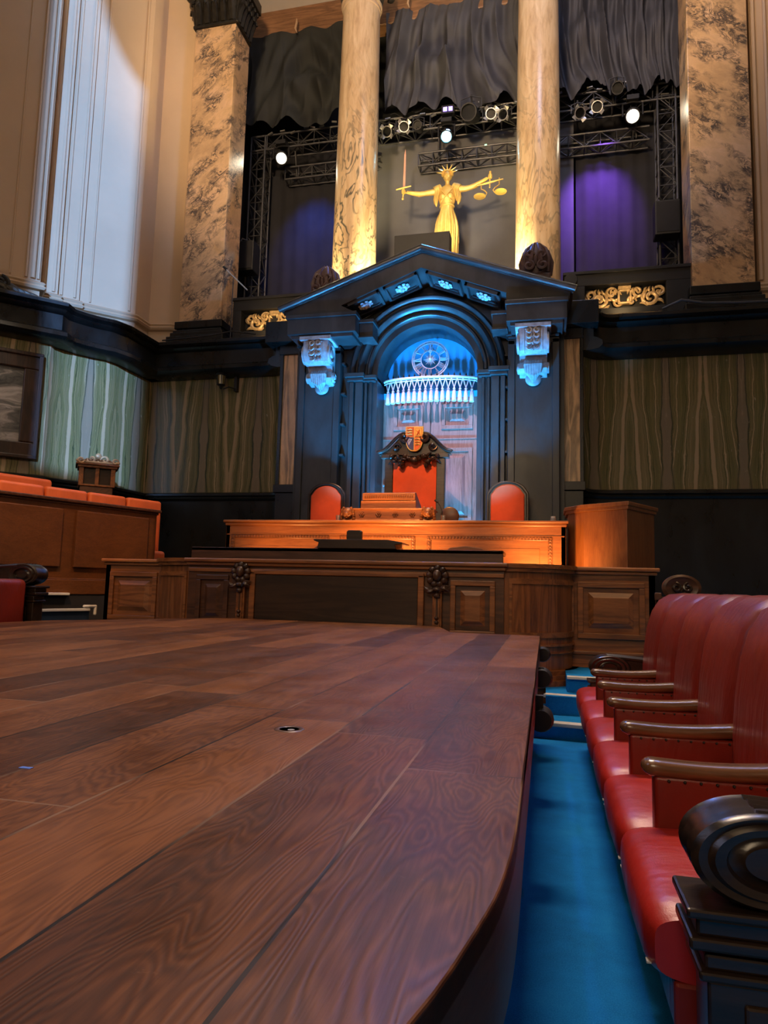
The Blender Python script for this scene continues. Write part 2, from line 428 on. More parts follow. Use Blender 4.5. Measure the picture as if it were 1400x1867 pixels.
M['blue_wall'] = mat_plain('blue_lunette_paint', (.04, .42, .78), .7, var=.12, nsc=1.5)
M['silver'] = mat_plain('silvered_metal', (.36, .37, .39), .45, .15, var=.1)
M['chrome'] = mat_plain('bright_aluminium', (.55, .55, .55), .35, .8, var=.15)
M['truss'] = mat_plain('dull_aluminium', (.08, .08, .085), .45, .6, var=.2)
M['blue_paint'] = mat_plain('heraldic_blue', (.03, .06, .22), .5)
M['red_paint'] = mat_plain('heraldic_red', (.75, .16, .04), .5)
M['cream_paint'] = mat_plain('tan_canvas', (.42, .28, .17), .8)
M['beam'] = mat_wood('red_brown_beam', (.10, .045, .02), (.30, .15, .075), 'x')
M['paper'] = mat_plain('white_paper', (.78, .78, .75), .7, var=.04)
M['glass'] = mat_glass()
M['glow_warm'] = mat_emit('warm_lamp_glow', (1.0, .86, .62), 60)
M['glow_cyan'] = mat_emit('cyan_lamp_glow', (.22, .80, 1.0), 45)
M['glow_violet'] = mat_emit('violet_display', (.26, .16, 1.0), 2.2)
M['glow_green'] = mat_emit('green_pilot_light', (.1, 1.0, .5), 1.5)
M['amber'] = mat_plain('dim_lantern_glass', (.16, .13, .06), .2)

# ------------------------------------------------------------------ mesh builder
ORG = {}
class MB:
    def __init__(s):
        s.v = []; s.f = []; s.M = Matrix.Identity(4)
    def at(s, loc=(0, 0, 0), rz=0.0, rx=0.0, ry=0.0, sc=1.0):
        s.M = Matrix.Translation(loc) @ Matrix.Rotation(rz, 4, 'Z') @ Matrix.Rotation(ry, 4, 'Y') @ Matrix.Rotation(rx, 4, 'X') @ Matrix.Scale(sc, 4)
        return s
    def add(s, vs, fs):
        b = len(s.v)
        s.v += [s.M @ Vector(p) for p in vs]
        s.f += [tuple(b + i for i in f) for f in fs]
        return s
    def bx(s, x0, x1, y0, y1, z0, z1):
        vs = [(x, y, z) for z in (z0, z1) for y in (y0, y1) for x in (x0, x1)]
        return s.add(vs, [(0, 2, 3, 1), (4, 5, 7, 6), (0, 1, 5, 4), (2, 6, 7, 3), (0, 4, 6, 2), (1, 3, 7, 5)])
    def frustum(s, x0, x1, y0, y1, z0, z1, ins):
        """box whose +z end is inset"""
        vs = [(x0, y0, z0), (x1, y0, z0), (x1, y1, z0), (x0, y1, z0), (x0 + ins, y0 + ins, z1), (x1 - ins, y0 + ins, z1), (x1 - ins, y1 - ins, z1), (x0 + ins, y1 - ins, z1)]
        return s.add(vs, [(0, 3, 2, 1), (4, 5, 6, 7), (0, 1, 5, 4), (1, 2, 6, 5), (2, 3, 7, 6), (3, 0, 4, 7)])
    def prism(s, poly, a, b, axis='z'):
        n = len(poly)
        def P(p, t):
            return {'z': (p[0], p[1], t), 'y': (p[0], t, p[1]), 'x': (t, p[0], p[1])}[axis]
        vs = [P(p, a) for p in poly] + [P(p, b) for p in poly]
        fs = [tuple(range(n - 1, -1, -1)), tuple(range(n, 2 * n))]
        fs += [(i, (i + 1) % n, n + (i + 1) % n, n + i) for i in range(n)]
        return s.add(vs, fs)
    def lathe(s, prof, seg=24, c=(0, 0, 0), axis='z', a0=0.0, a1=2 * pi):
        full = abs(a1 - a0 - 2 * pi) < 1e-6
        k = seg if full else seg + 1
        vs = []
        for i in range(k):
            a = a0 + (a1 - a0) * i / seg
            for r, z in prof:
                p = (r * cos(a), r * sin(a), z)
                if axis == 'y': p = (p[0], p[2], p[1])
                elif axis == 'x': p = (p[2], p[0], p[1])
                vs.append((p[0] + c[0], p[1] + c[1], p[2] + c[2]))
        m_ = len(prof); fs = []
        for i in range(seg):
            j = (i + 1) % k
            for q in range(m_ - 1):
                fs.append((i * m_ + q, j * m_ + q, j * m_ + q + 1, i * m_ + q + 1))
        if full:
            ringp = prof[0] == prof[-1]
            if prof[0][0] > 1e-5 and not ringp: fs.append(tuple(i * m_ for i in range(k))[::-1])
            if prof[-1][0] > 1e-5 and not ringp: fs.append(tuple(i * m_ + m_ - 1 for i in range(k)))
        else:
            fs.append(tuple(range(m_))); fs.append(tuple((k - 1) * m_ + q for q in range(m_))[::-1])
        return s.add(vs, fs)
    def tube(s, pts, r, seg=8, cap=True, flat=None):
        pts = [Vector(p) for p in pts]
        n = len(pts)
        rs = r if isinstance(r, (list, tuple)) else [r] * n
        vs = []; prev = None
        for i, p in enumerate(pts):
            t = (pts[min(i + 1, n - 1)] - pts[max(i - 1, 0)])
            if t.length < 1e-9: t = Vector((0, 0, 1))
            t.normalize()
            if prev is None:
                ref = Vector((0, 0, 1)) if abs(t.z) < .9 else Vector((0, 1, 0))
                u = ref.cross(t).normalized()
            else:
                u = (prev - t * prev.dot(t)).normalized()
            prev = u; w = t.cross(u)
            for k in range(seg):
                a = 2 * pi * k / seg
                q = p + u * (cos(a) * rs[i]) + w * (sin(a) * rs[i])
                if flat is not None:
                    ax = Vector(flat[0]); q = q - ax * ((q - p).dot(ax) * (1 - flat[1]))
                vs.append(tuple(q))
        fs = []
        for i in range(n - 1):
            for k in range(seg):
                j = (k + 1) % seg
                fs.append((i * seg + k, i * seg + j, (i + 1) * seg + j, (i + 1) * seg + k))
        if cap:
            fs.append(tuple(range(seg))[::-1]); fs.append(tuple((n - 1) * seg + k for k in range(seg)))
        return s.add(vs, fs)
    def bar(s, a, b, r, seg=6): return s.tube([a, b], r, seg)
    def ball(s, c, r, seg=12, rings=8):
        rx, ry, rz = r if isinstance(r, (tuple, list)) else (r, r, r)
        vs = [(c[0], c[1], c[2] - rz)]
        for i in range(1, rings):
            ph = -pi / 2 + pi * i / rings
            for k in range(seg):
                a = 2 * pi * k / seg
                vs.append((c[0] + rx * cos(ph) * cos(a), c[1] + ry * cos(ph) * sin(a), c[2] + rz * sin(ph)))
        vs.append((c[0], c[1], c[2] + rz)); t = len(vs) - 1
        fs = [(0, 1 + (k + 1) % seg, 1 + k) for k in range(seg)]
        for i in range(rings - 2):
            for k in range(seg):
                j = (k + 1) % seg; b = 1 + i * seg
                fs.append((b + k, b + j, b + seg + j, b + seg + k))
        b = 1 + (rings - 2) * seg
        fs += [(b + k, b + (k + 1) % seg, t) for k in range(seg)]
        return s.add(vs, fs)
    def grid(s, fn, nu, nv, closed_u=False):
        vs = [fn(i / (nu if closed_u else nu - 1), j / (nv - 1)) for i in range(nu) for j in range(nv)]
        fs = []
        for i in range(nu if closed_u else nu - 1):
            i2 = (i + 1) % nu
            for j in range(nv - 1):
                fs.append((i * nv + j, i2 * nv + j, i2 * nv + j + 1, i * nv + j + 1))
        return s.add(vs, fs)
    def sweep(s, prof, path, closed=False):
        """closed profile [(offset to the right of travel, z)] along a plan path, mitred"""
        n = len(path); P = [Vector((p[0], p[1])) for p in path]
        vs = []
        for i in range(n):
            ds = []
            if i > 0 or closed: ds.append((P[i] - P[i - 1]).normalized())
            if i < n - 1 or closed: ds.append((P[(i + 1) % n] - P[i]).normalized())
            ns = [Vector((d.y, -d.x)) for d in ds]
            nn = sum(ns, Vector((0, 0)))
            nn.normalize()
            k = 1 / max(.35, nn.dot(ns[0]))
            for off, z in prof:
                q = P[i] + nn * (off * k); vs.append((q.x, q.y, z))
        m_ = len(prof); fs = []
        for i in range(n if closed else n - 1):
            j = (i + 1) % n
            for q in range(m_):
                r_ = (q + 1) % m_
                fs.append((i * m_ + q, i * m_ + r_, j * m_ + r_, j * m_ + q))
        if not closed:
            fs.append(tuple(range(m_))[::-1]); fs.append(tuple((n - 1) * m_ + q for q in range(m_)))
        return s.add(vs, fs)
    def build(s, name, mat, parent=None, bevel=0.0, bseg=2, smooth=False, kind=None, sub=0, ang=35):
        org = Vector((0, 0, 0))
        if parent is not None:
            p = parent
            while p.parent is not None: p = p.parent
            org = ORG.get(p.name, Vector((0, 0, 0)))
        me = bpy.data.meshes.new(name)
        me.from_pydata([tuple(q - org) for q in s.v], [], s.f)
        bm = bmesh.new(); bm.from_mesh(me)
        bmesh.ops.recalc_face_normals(bm, faces=bm.faces)
        if smooth:
            for f in bm.faces: f.smooth = True
            lim = radians(ang)
            for e in bm.edges:
                if len(e.link_faces) == 2 and e.calc_face_angle(0) > lim: e.smooth = False
        bm.to_mesh(me); bm.free()
        me.materials.append(M[mat] if isinstance(mat, str) else mat)
        o = bpy.data.objects.new(name, me)
        COL.objects.link(o)
        if parent is not None: o.parent = parent
        if bevel:
            b = o.modifiers.new('bevel', 'BEVEL'); b.width = bevel; b.segments = bseg; b.limit_method = 'ANGLE'; b.angle_limit = radians(40)
            if bseg > 2:
                for pl in me.polygons: pl.use_smooth = True
        if sub:
            ss = o.modifiers.new('sub', 'SUBSURF'); ss.levels = sub; ss.render_levels = sub
        if kind: o['kind'] = kind
        return o

def thing(name, label, cat, loc=(0, 0, 0), group=None):
    o = bpy.data.objects.new(name, None)
    o.empty_display_size = .1
    COL.objects.link(o); o.location = loc
    ORG[o.name] = Vector(loc)
    o['label'] = label; o['category'] = cat
    if group: o['group'] = group
    return o
def tag(o, label, cat, group=None):
    o['label'] = label; o['category'] = cat
    if group: o['group'] = group
    return o
def struct(o):
    o['kind'] = 'structure'; return o
def dup(root, loc, rot=None, label=None):
    def cp(o, par):
        c = o.copy(); COL.objects.link(c)
        if par is not None: c.parent = par
        for ch in [x for x in COL.objects if x.parent == o]: cp(ch, c)
        return c
    c = cp(root, None)
    c.location = loc
    if rot is not None: c.rotation_euler = rot
    if label: c['label'] = label
    return c

# ------------------------------------------------------------------ the room
def cove(p0, p1, cx, cy, n=8):
    a0 = atan2(p0[1] - cy, p0[0] - cx); a1 = atan2(p1[1] - cy, p1[0] - cx)
    if a1 - a0 > pi: a1 -= 2 * pi
    if a0 - a1 > pi: a1 += 2 * pi
    r0 = math.hypot(p0[0] - cx, p0[1] - cy); r1 = math.hypot(p1[0] - cx, p1[1] - cy)
    return [(cx + (r0 + (r1 - r0) * i / n) * cos(a0 + (a1 - a0) * i / n), cy + (r0 + (r1 - r0) * i / n) * sin(a0 + (a1 - a0) * i / n)) for i in range(n + 1)]

WL = [(-13.0, 5.6), (-8.5, 10.1), (-8.53, 10.24), (-8.47, 10.42), (-8.36, 10.64), (-8.21, 10.86), (-8.06, 11.02), (-7.98, 11.25), (-7.95, 12.4)]
WF = [(-7.95, 12.4), (-5.30, 12.4)] + cove((-5.25, 12.4), (-4.75, 11.85), -5.25, 11.88, 7)[1:]
WR = cove((.55, 11.80), (1.10, 12.4), 1.12, 11.82, 7) + [(3.95, 12.4)]
WRR = [(3.95, 12.4), (8.4, 7.95)]

b = MB(); b.bx(-13.5, 9, -6.3, 15.9, -.2, 0); struct(b.build('floor', 'carpet'))
def wall(name, path, z0, z1, mat, t=.25):
    return struct(MB().sweep([(0, z0), (0, z1), (-t, z1), (-t, z0)], path).build(name, mat, smooth=True))
wall('wall_left_marble', WL, 2.85, 5.5, 'cip_d')
wall('wall_far_left_marble', WF, 2.85, 5.5, 'cip')
wall('wall_far_right_marble', WR, 2.85, 5.5, 'cip_r')
wall('wall_right_marble', WRR, 2.85, 5.5, 'cip_d2')
wall('wall_left_dado', WL, 0, 2.85, 'black')
wall('wall_far_left_dado', WF, 0, 2.85, 'black')
wall('wall_far_right_dado', WR, 0, 2.85, 'black')
wall('wall_right_dado', WRR, 0, 2.85, 'black')
CORN = [(-.3, 5.22), (.2, 5.22), (.33, 5.25), (.39, 5.31), (.38, 5.38), (.30, 5.43), (.24, 5.45), (.24, 5.72), (.29, 5.74), (.33, 5.79), (.29, 5.82), (.36, 5.86), (.37, 5.91), (.30, 5.95), (-.3, 5.97)]
DADO = [(-.1, 2.74), (.04, 2.74), (.06, 2.78), (.05, 2.81), (.09, 2.83), (.09, 2.875), (.03, 2.90), (-.1, 2.90)]
for n, pth in (('left', WL), ('far_left', WF), ('far_right', WR), ('right', WRR)):
    struct(MB().sweep(CORN, pth).build('trim_cornice_' + n, 'black', smooth=True))
    struct(MB().sweep(DADO, pth).build('trim_dado_' + n, 'black', smooth=True))
# side walls, and an unseen back wall whose opening shapes the daylight patch
struct(MB().bx(-13.25, -13.0, -6, 5.7, 0, 17).build('wall_left', 'cream'))
struct(MB().bx(8.4, 8.65, -6, 8.2, 0, 17).build('wall_right', 'cream'))
b = MB()
b.bx(-13.25, -1.02, -6.25, -6, 0, 17); b.bx(1.15, 8.65, -6.25, -6, 0, 17); b.bx(-1.02, 1.15, -6.25, -6, 0, 5.0)
b.bx(-1.02, -.52, -6.25, -6, 5.0, 7.7); b.bx(.80, 1.15, -6.25, -6, 7.7, 17)
b.prism([(.80, 17), (.80, 13.7), (.50, 14.0), (.22, 14.35), (-.05, 14.8), (-.30, 15.5), (-.42, 16.2), (-.46, 17)], -6.25, -6, 'y')  # slanted edge shaped to cut the sloping top of the light patch
struct(b.build('wall_back', 'cream'))
struct(MB().bx(-13.5, 9, -6.3, 12.6, 17, 17.2).build('ceiling', 'ceiling'))

# ledge on top of the cornice
UL = [(-13.0, 6.55), (-9.12, 10.43), (-9.42, 10.73), (-9.18, 10.97), (-9.24, 11.03), (-8.96, 11.31), (-9.0, 11.36), (-8.30, 12.06), (-8.24, 12.12), (-8.24, 12.62), (-7.75, 12.7), (-7.55, 12.86), (-7.55, 13.1)]
b = MB(); b.prism(WL + [(-5.4, 12.4), (-5.4, 13.5), (-7.55, 13.5)] + UL[::-1], 5.86, 5.98); struct(b.build('trim_ledge_left', 'black'))
b = MB(); b.prism([(1.1, 12.4), (3.95, 12.4), (8.4, 7.95), (8.9, 8.45), (4.6, 13.5), (1.1, 13.5)], 5.86, 5.98); struct(b.build('trim_ledge_right', 'black'))
# upper plaster walls
wall('wall_left_upper', UL, 5.9, 17, 'cream', .3)
UR = [(3.62, 13.2), (3.62, 12.72), (3.72, 12.72), (3.95, 12.72), (4.05, 12.6), (8.4, 8.25)]
wall('wall_right_upper', UR, 5.9, 17, 'cream', .3)
# plaster mouldings on the left upper wall
SK = [(0, 6.40), (.07, 6.42), (.10, 6.46), (.06, 6.50), (.09, 6.53), (.05, 6.57), (0, 6.58)]
struct(MB().sweep(SK, UL[:-1]).build('trim_plaster_base_left', 'cream', smooth=True))
struct(MB().sweep(SK, UR[1:]).build('trim_plaster_base_right', 'cream', smooth=True))
b = MB()
def vrib(b, x, y, w, d, ang=pi / 4, z0=6.62, z1=16.8, r=True):
    b.at((x, y, 0), ang)
    b.prism([(-w / 2, .02), (-w / 2, -d * .6), (-w / 4, -d), (w / 4, -d), (w / 2, -d * .6), (w / 2, .02)], z0, z1)
    b.at()
for k, (w, d) in ((.04, (.05, .05)), (.13, (.08, .07)), (.24, (.05, .04)), (.50, (.03, .02))):
    vrib(b, -9.12 - k * .7071, 10.43 - k * .7071, w, d)
vrib(b, -9.36, 10.79, .06, .03); vrib(b, -9.235, 10.915, .06, .03)
vrib(b, -9.19, 11.08, .05, .03); vrib(b, -9.02, 11.25, .05, .03)
vrib(b, -8.86, 11.50, .035, .03); vrib(b, -8.33, 12.03, .05, .03)
vrib(b, -7.62, 12.80, .06, .04, radians(38)); vrib(b, -3.0, 20, .01, .01)
b.v = b.v[:-12]; b.f = b.f[:-8]
struct(b.build('trim_plaster_ribs_left', 'cream'))
b = MB(); vrib(b, 3.66, 12.70, .07, .05, 0); vrib(b, 3.86, 12.70, .05, .04, 0); struct(b.build('trim_plaster_ribs_right', 'cream'))

# recess behind the columns
struct(MB().bx(-8.2, 4.3, 15.4, 15.6, 5.9, 17).build('wall_recess_back', 'black_cloth'))
struct(MB().bx(-8.4, -7.9, 13.1, 15.6, 5.9, 17).build('wall_recess_left', 'black_cloth'))
struct(MB().bx(3.62, 4.4, 13.2, 15.6, 5.9, 17).build('wall_recess_right', 'black_cloth'))
struct(MB().bx(-8.2, 4.4, 12.6, 15.6, 5.7, 5.98).build('floor_recess', 'black_matt'))
struct(MB().bx(-7.9, 3.62, 12.9, 15.4, 14.95, 15.1).build('ceiling_recess', 'ceiling'))
struct(MB().bx(-13.5, 9, 12.5, 15.6, 16.9, 17.2).build('ceiling_over_recess', 'ceiling'))
struct(MB().bx(-7.9, 3.62, 14.22, 14.6, 14.12, 14.95).build('trim_beam', 'beam', bevel=.02))

# dark parapets between the pilasters and the pediment, with a carved gilded panel in each
def parapet(name, x0, x1, rx0, rx1, scroll):
    b = MB()
    y0, y1 = 12.62, 12.9
    b.bx(x0, x1, y0, y1, 6.72, 6.95); b.bx(x0, rx0, y0, y1, 5.95, 6.72); b.bx(rx1, x1, y0, y1, 5.95, 6.72)
    b.bx(rx0, rx1, y0, y1, 5.95, 6.27); b.bx(rx0, rx1, 12.82, y1, 6.27, 6.72)
    b.bx(x0 - .02, x1 + .02, y0 - .04, y1, 6.93, 6.99)
    if scroll is not None:
        b.lathe([(0, 0), (.12, 0), (.12, .05), (.05, .06), (.05, .02), (0, .02)][::-1], 20, (scroll, y0 - .05, 6.84), 'y')
    struct(b.build(name, 'black_matt', bevel=.01))
parapet('wall_parapet_left', -6.30, -4.55, -6.12, -4.85, None)
parapet('wall_parapet_right', .33, 2.70, .70, 2.10, .45)
# dark wall behind the whole aedicule
struct(MB().bx(-4.75, -3.0, 12.3, 12.6, 0, 6.6).bx(-1.05, .55, 12.3, 12.6, 0, 6.6).bx(-3.0, -1.05, 12.3, 12.6, 4.0, 6.6).build('wall_far_middle', 'black'))

def spiral(b, cx, cz, r, turns, y, th_, sgn=1, a0=0.0, seg=6, n=26):
    pts = []; rs = []
    for i in range(n + 1):
        t = i / n; a = a0 + sgn * turns * 2 * pi * t; q = r * (1 - t) ** .8 + r * .08
        pts.append((cx + q * cos(a), y - .02 * sin(pi * t), cz + q * sin(a))); rs.append(th_ * (.45 + .8 * sin(pi * (t * .8 + .15))))
    b.tube(pts, rs, seg)
def leaf(b, x, z, y, ang, L, w, d=.03):
    dx, dz = cos(ang), sin(ang)
    n = 6; pts = []; rs = []
    for i in range(n + 1):
        t = i / n
        pts.append((x + dx * L * t - dz * .15 * L * sin(pi * t), y - d * sin(pi * t), z + dz * L * t + dx * .15 * L * sin(pi * t))); rs.append(max(.003, w * sin(pi * (t * .85 + .1))))
    b.tube(pts, rs, 6)

def carved_panel(name, cx, w, label):
    t = thing(name, label, 'carving', (cx, 12.72, 6.30), 'gilded carved panels in the parapets')
    b = MB(); y = 12.76; cz = 6.52
    for s_ in (-1, 1):
        spiral(b, cx + s_ * w * .33, cz - .05, .15, 1.6, y, .030, s_, pi / 2)
        spiral(b, cx + s_ * w * .17, cz + .08, .10, 1.3, y, .024, -s_, 0)
        spiral(b, cx + s_ * w * .44, cz + .06, .10, 1.3, y, .024, -s_, pi)
        spiral(b, cx + s_ * w * .09, cz - .10, .08, 1.2, y, .02, s_, 0)
        for k in range(9):
            leaf(b, cx + s_ * (w * .05 * k + .06), cz - .14 + .05 * (k % 3), y, radians(90 - s_ * (20 + 33 * (k % 4))), .16, .028)
        for k in range(6):
            leaf(b, cx + s_ * (w * .07 * k + .05), cz + .04, y - .01, radians(60 if s_ > 0 else 120) + s_ * .4 * (k % 3), .13, .022)
    b.bx(cx - .11, cx + .11, y - .05, y + .02, cz + .13, cz + .19)
    b.build('scrollwork', 'gilt', t, smooth=True)
    c = MB()
    for (x0, x1, z0, z1) in ((-.12, -.085, -.14, .12), (.085, .12, -.14, .12), (-.12, .12, .09, .125), (-.12, .12, -.15, -.115)):
        c.bx(cx + x0, cx + x1, y - .06, y + .03, cz + z0, cz + z1)
    c.build('square_frame', 'gilt', t, bevel=.006)
    MB().bx(cx - .085, cx + .085, y - .005, y + .03, cz - .115, cz + .09).build('dark_opening', 'black_matt', t)
carved_panel('carved_scroll_panel', -5.42, 1.22, 'gilded scroll carving lit beside the left end of the pediment')
carved_panel('carved_scroll_panel', 1.40, 1.36, 'gilded scroll carving lit in the parapet right of the pediment')

# ------------------------------------------------------------------ marble pilasters and columns
def capital(t, cx, cy, z, w, d, mat='bronze', round_=False):
    b = MB()
    if round_:
        b.lathe([(w * .92, z), (w * .98, z + .2), (w * 1.2, z + .55), (w * 1.32, z + .75), (0, z + .75)], 28, (cx, cy, 0))
        b.bx(cx - w * 1.4, cx + w * 1.4, cy - w * 1.4, cy + w * 1.4, z + .75, z + .95)
    else:
        b.frustum(cx - w / 2 - .12, cx + w / 2 + .12, cy - d / 2 - .12, cy + d / 2 + .1, z + .75, z, .12)
        b.bx(cx - w / 2 - .2, cx + w / 2 + .2, cy - d / 2 - .2, cy + d / 2 + .1, z + .75, z + 1.0)
    b.build('capital_core', mat, t, bevel=.01)
    b = MB()
    if round_:
        for k in range(12):
            a = 2 * pi * k / 12
            for (r0, zz, L) in ((w * .95, z, .42), (w * 1.02, z + .28, .38)):
                aa = a + (.26 if zz > z else 0)
                p = [(cx + (r0 + o_) * cos(aa), cy + (r0 + o_) * sin(aa), zz + h) for o_, h in ((0, 0), (.02, L * .5), (.06, L * .85), (.14, L), (.17, L * .88))]
                b.tube(p, [.07, .085, .075, .05, .02], 6)
        for sx in (-1, 1):
            for sy in (-1, 1):
                n = 20
                pts = []
                for i in range(n + 1):
                    tt = i / n; a = -pi / 2 + 2.6 * pi * tt; q = .13 * (1 - tt * .8)
                    rr = w * 1.30 + q * cos(a)
                    pts.append((cx + sx * rr * .9, cy + sy * rr * .9, z + .60 + q * sin(a)))
                b.tube(pts, .035, 6)
    else:
        for row, (zz, L, off) in enumerate(((z, .42, .0), (z + .30, .36, .5))):
            n = 5
            for k in range(n):
                u = (k + .5 + (off - .25 if off else 0)) / n
                x = cx - w / 2 + w * u; y = cy - d / 2
                b.tube([(x, y, zz), (x, y - .03, zz + L * .5), (x, y - .10, zz + L * .9), (x, y - .17, zz + L), (x, y - .19, zz + L * .85)], [.08, .09, .08, .055, .02], 6)
                for sx in (-1, 1):
                    x = cx + sx * w / 2; y = cy - d / 2 + d * u
                    b.tube([(x, y, zz), (x + sx * .03, y, zz + L * .5), (x + sx * .10, y, zz + L * .9), (x + sx * .17, y, zz + L), (x + sx * .19, y, zz + L * .85)], [.07, .08, .07, .05, .02], 6)
        for sx in (-1, 1):
            spiral(b, cx + sx * (w / 2 + .02), z + .62, .15, 1.4, cy - d / 2 - .12, .04, -sx, pi / 2)
    b.build('acanthus_leaves', mat, t, smooth=True)

def pilaster(cx, w, y0, y1, ztop, mat, label):
    t = thing('marble_pilaster', label, 'pilaster', (cx, (y0 + y1) / 2, 5.97))
    MB().bx(cx - w / 2, cx + w / 2, y0, y1, 6.5, ztop).build('shaft', mat, t, bevel=.012)
    b = MB()
    b.bx(cx - w / 2 - .16, cx + w / 2 + .16, y0 - .2, y1 + .1, 5.98, 6.14)
    b.bx(cx - w / 2 - .11, cx + w / 2 + .11, y0 - .14, y1 + .08, 6.14, 6.24)
    b.bx(cx - w / 2 - .07, cx + w / 2 + .07, y0 - .10, y1 + .06, 6.24, 6.30)
    b.bx(cx - w / 2 - .06, cx + w / 2 + .06, y0 - .07, y1 + .05, 6.34, 6.5)
    b.bx(cx - w / 2 - .02, cx + w / 2 + .02, y0 - .03, y1 + .02, 6.29, 6.35)
    b.build('base', 'black', t, bevel=.015)
    b = MB(); b.bx(cx - w / 2 - .05, cx + w / 2 + .05, y0 - .05, y1, ztop, ztop + .07); b.build('neck_moulding', 'bronze', t, bevel=.02)
    capital(t, cx, (y0 + y1) / 2, ztop + .07, w, y1 - y0)
    return t
pilaster(-6.985, .95, 12.5, 13.2, 13.15, 'breccia', 'clouded cream marble pilaster standing between plaster wall and left black drape')
pilaster(3.015, 1.01, 12.5, 13.25, 14.4, 'breccia_r', 'clouded cream marble pilaster at the right edge of the black stage opening')

def column(cx, cy, r0, r1, ztop, mat, label):
    t = thing('marble_column', label, 'column', (cx, cy, 5.98))
    prof = [(r0 * 1.02, 6.45)]
    for i in range(1, 15):
        q = i / 14; prof.append((r0 + (r1 - r0) * q ** 1.6, 6.45 + (ztop - 6.45) * q))
    MB().lathe(prof, 64, (cx, cy, 0)).build('shaft', mat, t, smooth=True)
    MB().bx(cx - r0 * 1.35, cx + r0 * 1.35, cy - r0 * 1.2, cy + r0 * 1.2, 5.98, 6.12).lathe([(r0 * 1.3, 6.12), (r0 * 1.38, 6.18), (r0 * 1.3, 6.25), (r0 * 1.12, 6.29), (r0 * 1.18, 6.36), (r0 * 1.1, 6.43), (r0, 6.46)], 40, (cx, cy, 0)).build('base', 'black', t, smooth=True)
    MB().lathe([(r1, ztop - .10), (r1 * 1.05, ztop - .08), (r1 * 1.05, ztop - .03), (r1, ztop - .02), (r1 * 1.10, ztop), (r1 * 1.13, ztop + .04), (r1 * 1.08, ztop + .08), (r1 * .95, ztop + .10)], 48, (cx, cy, 0)).build('astragal_ring', 'cream', t, smooth=True)
    capital(t, cx, cy, ztop + .08, r1, r1, 'bronze', True)
    return t
column(-3.87, 13.1, .455, .395, 13.50, 'onyx_l', 'honey marble column with looping dark veins, left of the gilded figure')
column(-.15, 13.1, .435, .385, 14.1, 'onyx_r', 'plain honey marble column right of the gilded figure')

# narrow tan marble strips flanking the aedicule
for n, x0, x1, y in (('left', -4.80, -4.52, 11.82), ('right', .29, .56, 11.78)):
    struct(MB().bx(x0, x1, y, 12.3, 2.95, 5.6).build('wall_marble_strip_' + n, 'tan_marble'))
    b = MB(); b.bx(x0 - .05, x1 + .05, y - .06, 12.3, 0, 2.80); b.bx(x0 - .08, x1 + .08, y - .10, 12.3, 2.80, 2.95); b.bx(x0 - .07, x0, y - .03, 12.3, 2.9, 5.5); b.bx(x1, x1 + .06, y - .03, 12.3, 2.9, 5.5)
    b.bx(x0 - .08, x1 + .06, y - .05, 12.3, 5.42, 5.6); b.bx(x0 - .3, x1 + .3, y - .25, 12.3, 5.6, 6.0)
    struct(b.build('trim_strip_frame_' + n, 'black', bevel=.01))

# ------------------------------------------------------------------ the aedicule (great arched doorway)
AX = -2.02
t = thing('arched_doorway_surround', 'towering black marble doorway surround with pediment, lit blue, behind the judges bench', 'doorway', (AX, 11.6, 0))
R_IN, Z_SP = .88, 4.86
def arc(r, n=32, z=Z_SP, a0=pi, a1=0.0):
    return [(AX + r * cos(a0 + (a1 - a0) * i / n), z + r * sin(a0 + (a1 - a0) * i / n)) for i in range(n + 1)]
body = [(-4.42, 0), (-4.42, 5.7), (-3.4, 5.82), (AX, 6.50), (-.62, 5.86), (.30, 5.7), (.30, 0), (AX + R_IN + .12, 0)] + arc(R_IN + .12)[::-1] + [(AX - R_IN - .12, 0)]
MB().prism(body, 11.55, 12.3, 'y').build('surround_body', 'surround', t)
# reveal / inner jambs
b = MB()
ring = arc(R_IN + .14, 32); inner = arc(R_IN, 32)
b.prism([(AX - R_IN - .14, 0)] + ring + [(AX + R_IN + .14, 0), (AX + R_IN, 0)] + inner[::-1] + [(AX - R_IN, 0)], 11.50, 12.25, 'y')
b.build('inner_jamb', 'surround', t)
